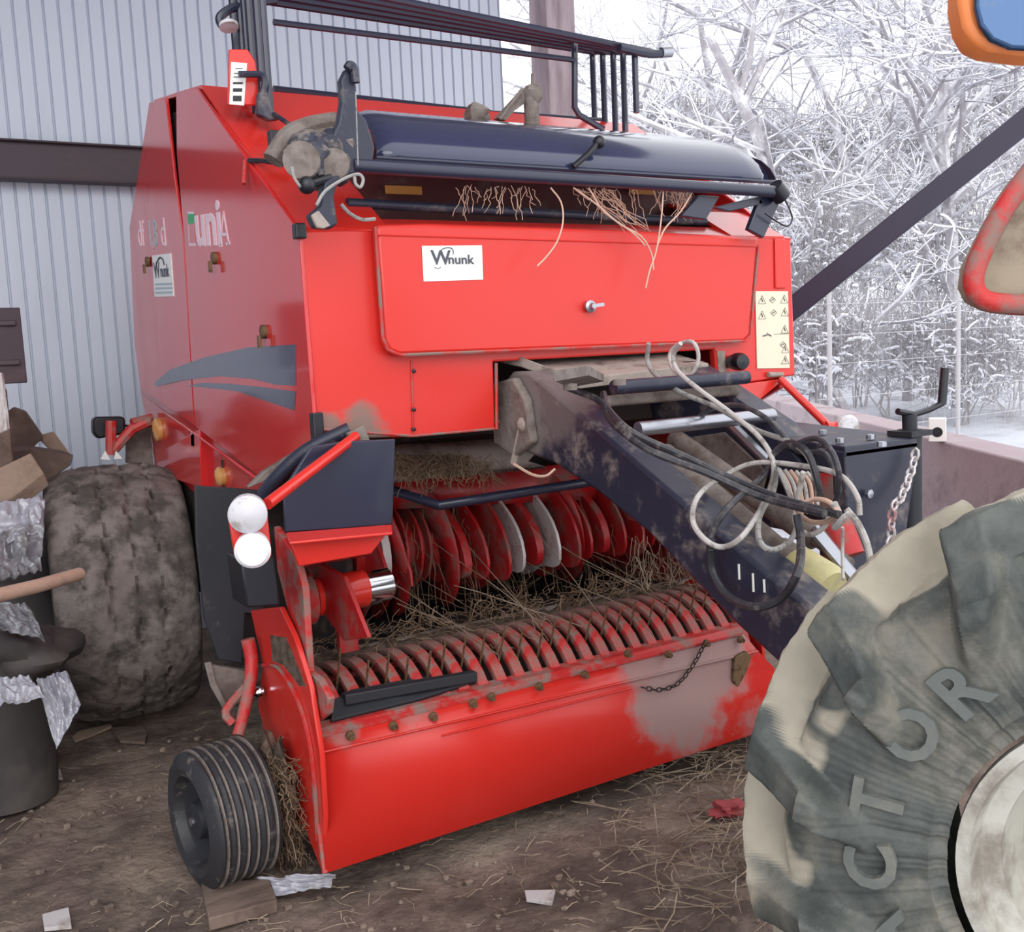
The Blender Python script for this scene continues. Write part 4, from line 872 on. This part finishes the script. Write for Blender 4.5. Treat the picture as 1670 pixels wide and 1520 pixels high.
at = tt.data.attributes.new('clay', 'FLOAT', 'POINT')
for i_, v_ in enumerate(tt.data.vertices):
    c_ = v_.co+K.org-WC; sx = c_.dot(ax); rr_ = (c_-ax*sx).length
    t_ = (sx-.005+.05*noise.noise(c_*7)+.03*noise.noise(c_*22))/.02+max(0, rr_-WR+.012)*60
    at.data[i_].value = max(0, min(1, t_))*max(0, min(1, (rr_-TB+.07)/.02))
nt = m_tt.node_tree; pb = nt.nodes['Principled BSDF']; lk = pb.inputs['Base Color'].links[0].from_socket
na = nt.nodes.new('ShaderNodeAttribute'); na.attribute_name = 'clay'
nn_ = nt.nodes.new('ShaderNodeTexNoise'); nn_.inputs['Scale'].default_value = 9; nn_.inputs['Detail'].default_value = 8
tcn = nt.nodes.new('ShaderNodeTexCoord'); nt.links.new(tcn.outputs['Object'], nn_.inputs['Vector'])
ma = nt.nodes.new('ShaderNodeMath'); ma.operation = 'MULTIPLY_ADD'; nt.links.new(na.outputs['Fac'], ma.inputs[0]); ma.inputs[1].default_value = 1.6
mr_ = nt.nodes.new('ShaderNodeMath'); mr_.operation = 'SUBTRACT'; nt.links.new(nn_.outputs['Fac'], mr_.inputs[0]); mr_.inputs[1].default_value = .95
nt.links.new(mr_.outputs[0], ma.inputs[2]); ma.use_clamp = True
mxn = nt.nodes.new('ShaderNodeMix'); mxn.data_type = 'RGBA'; nt.links.new(ma.outputs[0], mxn.inputs[0]); nt.links.new(lk, mxn.inputs[6])
cr = nt.nodes.new('ShaderNodeMix'); cr.data_type = 'RGBA'; nt.links.new(nn_.outputs['Fac'], cr.inputs[0]); cr.inputs[6].default_value = lin((120, 112, 98)); cr.inputs[7].default_value = lin((188, 180, 162))
nt.links.new(cr.outputs[2], mxn.inputs[7]); nt.links.new(mxn.outputs[2], pb.inputs['Base Color'])
# raised letters on the sidewall
def ring_text(txt, r_, size, a0, m, name):
    ang = a0
    for ch in txt:
        d = up*math.cos(ang)+lf*math.sin(ang); tdir = -(up*-math.sin(ang)+lf*math.cos(ang))
        kk = (TB-.042-r_)/(TB-.042-BR)
        s_ = -hw*(1.04+.06*math.sin(kk*PI)-.22*kk*kk)
        pos = WC+ax*(hw+s_-.007)+d*r_-ax*.004
        K.add(name, text_mb(ch, pos, tdir, d+ax*.0, size, bold=.003, extr=.006), m, parent=tt, smooth=False)
        ang -= R(17.5)
m_let = mat('raised_rubber_lettering', (96, 101, 98), .6, dirt=(128, 125, 115), dscale=8, dlo=.4, dhi=.7)
ring_text('RACTOR', WR*.57, .105, R(134), m_let, 'tyre_lettering')
mb = MB(); prf = [(.03, BR+.012), (.012, BR+.012), (.01, BR-.006), (.05, BR-.02), (.06, BR-.05), (.13, BR-.07), (.14, .16), (.10, .12), (.10, .001)]
mb.lathe(prf, WC+ax*.005, axis=ax, n=72); rm = K.add('tractor_rim', mb, m_rim)
mb = MB()
for i in range(8):
    an = 2*PI*i/8; d = up*math.cos(an)+lf*math.sin(an); mb.lathe([(-.02, .001), (-.02, .014), (0.01, .014)], WC+ax*.105+d*.09, axis=ax, n=6)
K.add('wheel_nut', mb, m_bolt, parent=rm, smooth=False)
# red mudguard lip at the right edge
def dp(l, dep): return [_w(a, b, dep) for a, b in l]
mb = MB(); o_ = dp([(1672, 275), (1640, 320), (1606, 385), (1584, 430), (1580, 462), (1592, 488), (1618, 500), (1680, 506), (1760, 500), (1790, 400), (1760, 260)], 1.9)
mb.prism(o_, CM @ Vector((0, 0, .06))); fd = K.add('mudguard', mb, mat('muddy_beige_guard', (150, 138, 118), .7, dirt=(105, 85, 75), dscale=7, dlo=.4, dhi=.65), bevel=.012)
mb = MB(); mb.tube(dp([(1700, 255), (1662, 305), (1632, 350), (1604, 405), (1590, 440), (1588, 466), (1598, 484), (1622, 494), (1690, 498), (1770, 495)], 1.875), .019, 10, smooth=5); K.add('mudguard_edge', mb, m_redband, parent=fd, label='worn red rim of the mudguard')
mb = MB(); mb.beam(_w(1780, 400, 1.95), WC+ax*.3+Vector((0, 0, .1)), .06, .06); K.add('mudguard_stay', mb, m_navyd, parent=fd)
# mirror at the top right corner
mc = _w(1690, -20, 1.35); mr = MB()
o_ = dp([(1568, -80), (1566, 0), (1574, 40), (1590, 68), (1618, 80), (1680, 88), (1790, 90), (1800, -90)], 1.36)
mr.prism(o_, CM @ Vector((0, 0, .05))); mi = K.add('mirror_housing', mr, mat('orange_plastic', (228, 130, 70), .4), bevel=.01, label='orange mirror housing')
mr = MB(); mr.prism(dp([(1594, -80), (1592, 10), (1600, 40), (1618, 64), (1650, 78), (1780, 84), (1790, -80)], 1.345), CM @ Vector((0, 0, .012))); K.add('mirror_glass', mr, mat('dark_mirror_glass', (60, 84, 118), .12, metal=.6, dirt=(118, 122, 105), dscale=5, dlo=.5, dhi=.6), parent=mi, bevel=.004)
mr = MB(); mr.tube([_w(1790, 20, 1.42), _w(1840, 300, 1.7), _w(1800, 420, 1.95)], .014, 8, smooth=4); K.add('mirror_arm', mr, m_blackp, parent=mi)

# ================================================================ FLOOR CLUTTER
def gz(x, y):
    v = Vector((x, y, 0)); return noise.noise(v*1.3)*.02+noise.noise(v*5)*.014+noise.noise(v*17)*.008-.012
m_wood = mat('grey_brown_board', (120, 102, 92), .85, dirt=(88, 72, 64), dscale=5, dlo=.4, dhi=.65, bump=.003, bscale=30, stretch=(1, 4, 1))
m_woodl = mat('pale_board', (160, 138, 122), .85, dirt=(120, 100, 88), dscale=6, dlo=.45, dhi=.7, bump=.002, bscale=40)
m_foil = mat('crinkled_grey_film', (128, 128, 134), .3, dirt=(96, 92, 92), dscale=7, dlo=.45, dhi=.65, spec=.8)
m_foill = mat('pale_plastic_film', (160, 160, 170), .25, dirt=(130, 126, 128), dscale=9, dlo=.5, dhi=.7, spec=.8)
m_sack = mat('black_sack', (62, 58, 58), .6, dirt=(84, 78, 74), dscale=3, dlo=.45, dhi=.7, bump=.004, bscale=12)
m_paper = mat('dirty_white_paper', (190, 184, 184), .8, dirt=(140, 128, 120), dscale=9, dlo=.5, dhi=.7)
def slab(pts, off, name, m, label, cat, group=None, bev=.004):
    mb = MB(); mb.prism(pts, off); return single(name, mb, m, label, cat, group, bevel=bev)
def crumple(quad, n=36, amp=.03, f=5.5, seed=0, sag=0):
    a, b, c, d = [Vector(q) for q in quad]; rows = []
    nn = (b-a).cross(d-a).normalized()
    for i in range(n+1):
        r_ = []
        for j in range(n+1):
            s, t = i/n, j/n; p = (a*(1-s)+b*s)*(1-t)+(d*(1-s)+c*s)*t
            w = 1.6*abs(noise.noise(Vector((s*f, t*f*.6, seed))))-.5+.8*noise.noise(Vector((s*f*.5, t*f*.5, seed)))+.3*abs(noise.noise(Vector((s*f*2+4, t*f*2, seed))))
            e = .12*noise.noise(Vector((s*5+9, t*5, seed)))
            r_.append(p+nn*amp*.55*w+(b-a)*e*(abs(t-.5)*2)**3*.6+(d-a)*e*(abs(s-.5)*2)**3*.6)
        rows.append(r_)
    mb = MB(); mb.sheet(rows); return mb
# pile in the left corner
YA = 4.35
slab([P(-60, 745, YA), P(50, 732, YA), P(120, 742, YA), P(116, 758, YA), P(60, 800, YA), P(-60, 820, YA)], (0, .3, 0), 'timber_board', m_wood, 'wide grey-brown board on the left pile, the one with its corner against the wall', 'board', 'boards in the left corner')
slab([P(-70, 800, YA-.25), P(0, 762, YA-.25), P(50, 738, YA-.25), P(72, 772, YA-.25), P(20, 812, YA-.25), P(-60, 840, YA-.25)], (.02, .04, -.05), 'timber_board', m_woodl, 'paler slanting board in front, lying nearest on the left pile', 'board', 'boards in the left corner')
slab([P(-50, 720, YA+.3), P(20, 665, YA+.3), P(40, 672, YA+.3), P(70, 715, YA+.3), P(20, 760, YA+.3), P(-50, 800, YA+.3)], (.02, .12, 0), 'timber_board', m_wood, 'dark board leaning up at the back of the left pile', 'board', 'boards in the left corner')
slab([P(60, 712, YA+.35), P(88, 704, YA+.35), P(120, 748, YA+.35), P(100, 752, YA+.35)], (.0, .03, 0), 'timber_board', m_woodl, 'thin pale board edge resting against the white wall', 'board', 'boards in the left corner')
mb = MB(); mb.box(P(-20, 566, 4.2), (.2, .2, .27), Matrix.Rotation(.1, 3, 'Z')); a = P(-20, 566, 4.2)
mb.box(a+Vector((0, -.101, .08)), (.18, .01, .02)); mb.box(a+Vector((0, -.101, -.06)), (.18, .01, .02)); single('wooden_crate', mb, m_beam, 'dark brown crate at the left edge, high up beside the wall', 'crate', bevel=.004)
a = P(-20, 625, 4.2); mb = MB(); mb.box((a.x, 4.25, a.z/2-.01), (.12, .12, a.z-.02)); single('timber_stump', mb, m_wood, 'dark upright timber under the brown crate at the left edge', 'timber', bevel=.01)
mb = crumple([P(-40, 600, 3.9), P(6, 610, 3.9), P(16, 700, 3.9), P(-40, 725, 3.9)], amp=.02, seed=4); single('white_cloth', mb, m_paper, 'white cloth scrap hanging at the left edge below the dark crate', 'cloth', solid=.004)
mb = crumple([P(-30, 825, 4.0), P(74, 812, 4.0), P(70, 870, 3.9), P(-20, 900, 3.85)], amp=.05, seed=1); single('plastic_film', mb, m_foill, 'crumpled pale plastic film beneath the boards, beside the big tyre', 'plastic film', 'plastic scraps on the left', solid=.003)
mb = crumple([P(-30, 880, 3.9), P(72, 855, 3.9), P(66, 935, 3.8), P(-20, 950, 3.75)], amp=.06, seed=8); single('plastic_film', mb, m_foil, 'grey crumpled plastic film above the wooden handle', 'plastic film', 'plastic scraps on the left', solid=.003)
mb = crumple([P(-20, 985, 3.5), P(45, 985, 3.5), P(75, 1045, 3.45), P(-20, 1020, 3.45)], amp=.04, seed=3); single('plastic_film', mb, m_foil, 'greenish grey plastic film on top of the black sack', 'plastic film', 'plastic scraps on the left', solid=.003)
mb = crumple([P(60, 1110, 3.3), P(108, 1092, 3.3), P(132, 1150, 3.25), P(92, 1222, 3.2)], amp=.04, seed=6); single('plastic_film', mb, m_foill, 'silvery plastic film hanging down beside the dark bucket', 'plastic film', 'plastic scraps on the left', solid=.003)
mb = crumple([P(-10, 1110, 3.28), P(50, 1100, 3.28), P(74, 1140, 3.2), P(-10, 1150, 3.2)], amp=.03, seed=11); single('plastic_film', mb, m_foill, 'whitish plastic film tucked between black sack and dark bucket', 'plastic film', 'plastic scraps on the left', solid=.003)
def blob(px_, py_, Y, r_, sq, name, lab, cat, m, jit=.5):
    c = P(px_, py_, Y); c.z = min(c.z, r_*sq[2]*.8) if r_ > .4 else c.z; mb = MB(); mb.ball(c, r_, 30, sq=sq, jit=jit)
    for v in mb.v: v.z = max(v.z, .0)
    return single(name, mb, m, lab, cat)
blob(5, 1070, 3.6, .22, (.9, .7, .5), 'black_sack', 'filled black sack slumped under the film at the left edge', 'sack', m_sack)
blob(-190, 900, 4.35, .5, (1.05, .8, 1.1), 'earth_heap', 'dark heap of refuse behind the wooden handle', 'heap', m_sack, .7)
c = PZ(15, 1300, 0); c.z = 0
mb = MB(); mb.lathe([(0, .001), (0, .15), (.34, .175), (.36, .18), (.37, .16), (.385, .06), (.39, .001)], c, axis=(0, 0, 1), n=40)
single('dark_bucket', mb, m_sack, 'round dark grey bucket on the dirt at the left edge', 'bucket')
mb = MB(); mb.tube([P(-330, 1040, 3.0), P(-60, 984, 3.22), P(60, 956, 3.35), P(130, 936, 3.5)], .021, 14); single('wooden_pole', mb, mat('bare_wood', (190, 158, 140), .6, dirt=(165, 130, 115), dscale=8, dlo=.45, dhi=.7), 'pale round wooden pole pointing at the muddy tyre', 'pole')
# things under and around the wheels
mb = MB(); a, b, c_, d_ = PZ(328, 1440, .03), PZ(440, 1432, .03), PZ(452, 1468, .03), PZ(340, 1498, .03)
mb.prism([a, b, c_, d_], (0, 0, -.035)); single('timber_block', mb, m_wood, 'flat weathered board under the small ribbed wheel', 'board', bevel=.004)
mb = crumple([PZ(420, 1432, .03), PZ(548, 1425, .05), PZ(540, 1446, .03), PZ(450, 1462, .01)], amp=.02, seed=20); single('plastic_scrap', mb, m_foill, 'whitish torn plastic scrap at the lower left corner of the red deflector', 'plastic scrap', solid=.002)
for pts, m, lab in (([(118, 1200), (128, 1194), (178, 1177), (182, 1182), (150, 1196), (122, 1208)], m_woodl, 'long pale wood splinter in front of the big tyre'), ([(180, 1182), (232, 1180), (240, 1190), (236, 1210), (196, 1206)], m_wood, 'flat brownish wood chip right of the long splinter'), ([(68, 1486), (112, 1482), (116, 1505), (72, 1512)], m_paper, 'pale square scrap near the bottom left corner'), ([(84, 1258), (98, 1254), (102, 1264), (88, 1268)], m_paper, 'tiny white scrap beside the dark bucket'), ([(1238, 1388), (1256, 1380), (1282, 1424), (1240, 1426)], m_paper, 'white paper scrap beside the tractor tyre'), ([(855, 1440), (905, 1444), (900, 1462), (858, 1456)], m_paper, 'small beige scrap on the dirt at the bottom centre')):
    mb = MB(); q = [PZ(a, b, .012) for a, b in pts]; q = [Vector((v.x, v.y, gz(v.x, v.y)+.012+.006*(i % 2))) for i, v in enumerate(q)]; mb.prism(q, (0, 0, -.01)); single('ground_scrap', mb, m, lab, 'scrap', 'scraps on the floor', bevel=.001)
q = PZ(1192, 1318, .02); mb = MB(); mb.ball(q, .05, 20, sq=(1.1, .8, .35), jit=.9); single('red_rag', mb, mat('faded_red_cloth', (150, 62, 66), .9, dirt=(120, 95, 88), dscale=9, dlo=.5, dhi=.7), 'crumpled faded red rag on the straw near the tractor tyre', 'rag')
# straw and stones
mb = MB()
def straw(x, y, l, an, r_=.0016, lift=.01):
    z = gz(x, y)+.004; x2 = x+math.cos(an)*l; y2 = y+math.sin(an)*l
    mb.tube([(x, y, z+U(0, lift)), ((x+x2)/2+U(-.01, .01), (y+y2)/2+U(-.01, .01), max(gz((x+x2)/2, (y+y2)/2), z)+U(.002, lift+.004)), (x2, y2, gz(x2, y2)+.003+U(0, lift))], r_, 3)
for i in range(360):
    q = PZ(1180+rs_.gauss(0, 80), 1330+rs_.gauss(0, 95), 0); straw(q.x, q.y, U(.03, .2), U(0, PI), U(.0008, .002), .02)
for i in range(180):
    q = PZ(1180+rs_.gauss(0, 90), 1235+rs_.gauss(0, 18), 0); straw(q.x, q.y, U(.05, .2), U(0, PI), U(.0008, .002), .03)
for i in range(240):
    q = PZ(U(480, 1260), U(1200, 1520), 0); straw(q.x, q.y, U(.02, .09), U(0, PI), U(.0007, .0016))
for i in range(120):
    q = PZ(U(-20, 560), U(1180, 1520), 0); straw(q.x, q.y, U(.02, .08), U(0, PI), U(.0007, .0015))
single('loose_straw', mb, m_strawp, 'loose dry straw scattered over the dirt, thickest by the tractor tyre', 'straw', kind='stuff', smooth=False)
mb = MB()
for i in range(520):
    q = PZ(U(-20, 1300), 1180+U(0, 1)*340, 0); r_ = .003+.012*U(0, 1)**3; mb.ball((q.x, q.y, gz(q.x, q.y)+r_*.3), r_, 7, sq=(1, U(.7, 1.2), .6), jit=.6)
single('gravel', mb, mat('pale_pebbles', (140, 124, 112), .9, dirt=(98, 82, 72), dscale=14, dlo=.4, dhi=.6), 'small clods and pebbles strewn over the dirt floor', 'gravel', kind='stuff')

# ================================================================ OUTSIDE
m_bark = mat('frost_haze_bark', (158, 153, 158), .9, dirt=(212, 212, 216), dscale=3, dlo=.45, dhi=.65)  # whitish tone paints in outdoor haze as well as frost
m_snowb = mat('branch_snow', (226, 227, 234), .8)
m_twig = mat('frost_haze_twigs', (186, 183, 186), .9)  # lightened for haze on top of the frost
m_twig2 = mat('grey_thicket_twigs', (148, 144, 146), .9)
# white pipe box on the sill
w0 = PZ(1541, 722, zt)
Bx = Thing('pipe_box', 'white square box with a round black hole standing on the sill wall', 'pipe box', (w0.x+.05, w0.y+.08, zt))
fd_ = -ray(1541, 740); fd_.z = 0; fd_.normalize(); an_ = math.atan2(fd_.y, fd_.x)+PI/2; bc = Vector((w0.x+.05, w0.y+.08, zt+.0))
mb = MB(); mb.box(bc+Vector((0, 0, .06)), (.085, .085, .12), Matrix.Rotation(an_, 3, 'Z')); Bx.add('box_body', mb, m_white, bevel=.004)
mb = MB(); mb.lathe([(0, .001), (0, .026), (-.004, .026), (-.004, .001)], bc+fd_*.044+Vector((0, 0, .05)), axis=fd_, n=20); Bx.add('round_hole', mb, m_blackp)
# fence
def onto(px_, py_, Y): return P(px_, py_, Y)
fenceY = 6.2
fx0, fx1 = P(1290, 500, fenceY).x+.3, P(1760, 500, fenceY).x
Fn = Thing('wire_fence', 'thin pale wire mesh fence beyond the shed opening', 'fence', (fx0, fenceY, 0))
mb = MB()
for z in (.5, .8, 1.1, 1.35, 1.62): mb.tube([(fx0, fenceY, z), (fx1, fenceY, z)], .003, 4)
i = 0
while fx0+i*.16 < fx1: mb.tube([(fx0+i*.16, fenceY, .3), (fx0+i*.16, fenceY, 1.62)], .0014, 3); i += 1
Fn.add('fence_wire', mb, m_twig)
for t in (.05, .5, .93):
    mb = MB(); mb.tube([(fx0+(fx1-fx0)*t, fenceY+.03, -.1), (fx0+(fx1-fx0)*t, fenceY+.03, 1.72)], .02, 8); Fn.add('fence_post', mb, m_twig)
def tree(base, h, r0, seed, lean=(0, 0), lab='', dense=6, spread=.55, m=m_bark, depth=4):
    rt = random.Random(seed); mb = MB(); sn = MB()
    def br(p, d, l, r_, lev):
        n = 4; pts = [p]; q = p; dd = d
        for i in range(n):
            dd = (dd+Vector((rt.uniform(-1, 1), rt.uniform(-1, 1), rt.uniform(-.5, .6)))*.16).normalized(); q = q+dd*l/n; pts.append(q)
        mb.tube(pts, r_, 5 if lev < 2 else 3, r2=r_*.45)
        if abs(dd.z) < .8 and lev > 0 or lev >= 3: sn.tube([v+Vector((0, 0, r_*.7+.004)) for v in pts], r_*.8+.003, 3, r2=r_*.5+.003)
        if lev >= depth: return
        k = dense if lev else dense+3
        for i in range(k):
            t = rt.uniform(.3 if lev else .25, 1); s = pts[min(n-1, int(t*n))].lerp(pts[min(n, int(t*n)+1)], t*n-int(t*n))
            an = rt.uniform(0, 2*PI); side = Vector((math.cos(an), math.sin(an), 0)); side = (side-dd*side.dot(dd)).normalized()
            nd = (dd*(1-spread)+side*spread*rt.uniform(.7, 1.3)+Vector((0, 0, rt.uniform(-.1, .25)))).normalized()
            br(s, nd, l*rt.uniform(.38, .62), r_*rt.uniform(.35, .5)*(1 if lev else .9), lev+1)
    br(Vector(base), Vector((lean[0], lean[1], 1)).normalized(), h, r0, 0)
    t = Thing('snowy_tree', lab, 'tree', base, 'bare snowy trees outside'); t.add('branches', mb, m); t.add('branch_snow', sn, m_snowb, smooth=False)
def gp(px_, Y):
    a = P(px_, 500, Y); return Vector((a.x, a.y, -.1))
tree(gp(1345, 9.5), 5.6, .13, 1, (.0, 0), 'forked snowy tree nearest the right end of the baler', 5)
tree(gp(1250, 13), 7.5, .12, 2, (-.1, 0), 'tall thin snowy tree just above the navy cover end', 5)
tree(gp(1420, 12), 7.2, .11, 3, (.02, 0), 'slim upright snowy tree right of the forked one', 4)
tree(gp(1475, 10), 6.0, .10, 4, (.06, 0), 'straight narrow snowy tree behind the middle of the diagonal brace', 4)
tree(gp(1120, 15), 6.5, .10, 5, (-.15, 0), 'faint snowy tree beside the rack end, half hidden by the baler', 5)
tree(gp(1570, 9), 5.5, .12, 6, (-.12, 0), 'leaning snowy tree behind the upper end of the brace', 5)
tree(gp(1630, 13), 7.0, .13, 7, (.05, 0), 'tall snowy tree below the orange mirror', 5)
tree(gp(1420, 8.6), 2.6, .09, 8, (-.5, .1), 'short stout fallen-looking trunk leaning left near the fence', 4)
tree(gp(1300, 18), 9, .14, 9, (.05, 0), 'far tall pale tree in the gap above the baler', 5)
tree(gp(1520, 18), 9.5, .14, 10, (-.05, 0), 'far tall pale tree between the two slim ones', 5)
def bush(px_, py_, Y, rx, rz, seed, lab, n=900, m=m_twig, cl=480, grp='snow-laden thickets outside'):
    rt = random.Random(seed); c = P(px_, py_, Y); mb = MB(); sn = MB()
    def rp():
        while True:
            v = Vector((rt.uniform(-1, 1), rt.uniform(-1, 1), rt.uniform(-1, 1)))
            if v.length < 1: return Vector((c.x+v.x*rx, c.y+v.y*rx*.8, c.z+v.z*rz))
    for i in range(n):
        a = rp(); d = Vector((rt.gauss(0, .5), rt.gauss(0, .4), rt.gauss(.5, .5))).normalized(); l = rt.uniform(.15, .6)*Y/9
        b = a+d*l*.5+Vector((rt.uniform(-.04, .04),)*3); e = a+d*l; r_ = rt.uniform(.0025, .007)*Y/9
        mb.tube([a, b, e], r_, 3, r2=r_*.5)
    for i in range(cl):
        a = rp(); s = rt.uniform(.012, .05)*Y/9; d = Vector((rt.gauss(0, 1), rt.gauss(0, 1), rt.gauss(0, .5))).normalized()*s*rt.uniform(1, 3)
        sn.tube([a-d, a+Vector((0, 0, s*.4)), a+d], s*.35, 4)
    for i in range(7):
        a = rp(); mb.tube([(c.x+rt.uniform(-.3, .3)*rx, c.y, -.1), ((a.x+c.x)/2, c.y, (a.z)/2), a], .014*Y/9, 4, r2=.008)
    t = Thing('snowy_thicket', lab, 'bush', (c.x, c.y, 0), grp); t.add('twigs', mb, m, kind='stuff', smooth=False); t.add('twig_snow', sn, m_snowb, kind='stuff', smooth=False)
bl = [(1090, 230, 19, 1.7, .8, 'thicket seen just behind the rack end'), (1200, 240, 17, 1.4, 1.0, 'thicket above the right end of the navy cover'), (1320, 280, 15, 1.5, 1.2, 'thicket directly right of the rail end'), (1440, 270, 14, 1.5, 1.3, 'thicket above the middle of the diagonal brace'), (1560, 220, 13, 1.5, 1.5, 'thicket under the orange mirror, above the brace'), (1680, 180, 12, 1.5, 1.8, 'thicket at the right edge behind the mirror'),
      (1310, 420, 9, .75, .8, 'near thicket touching the right side of the baler'), (1400, 380, 10, 1.0, .9, 'thicket just above the lower part of the brace'), (1520, 420, 10, 1.1, .9, 'thicket right under the middle of the brace'), (1620, 380, 9.5, 1.0, 1.2, 'thicket behind the red mudguard lip'), (1340, 560, 8, .7, .5, 'low thicket by the fence beside the yellow label'), (1450, 570, 9, 1.0, .6, 'low thicket above the concrete sill, middle of the fence'), (1560, 580, 8, .9, .7, 'low thicket behind the jack crank'), (1650, 560, 8, .9, .8, 'low thicket at the right edge over the tractor tyre')]
for i, (a, b, Y, rx, rz, lab) in enumerate(bl): bush(a, b, Y, rx, rz, 30+i, 'snow-laden '+lab, n=1000, m=m_twig if i % 2 else m_twig2)
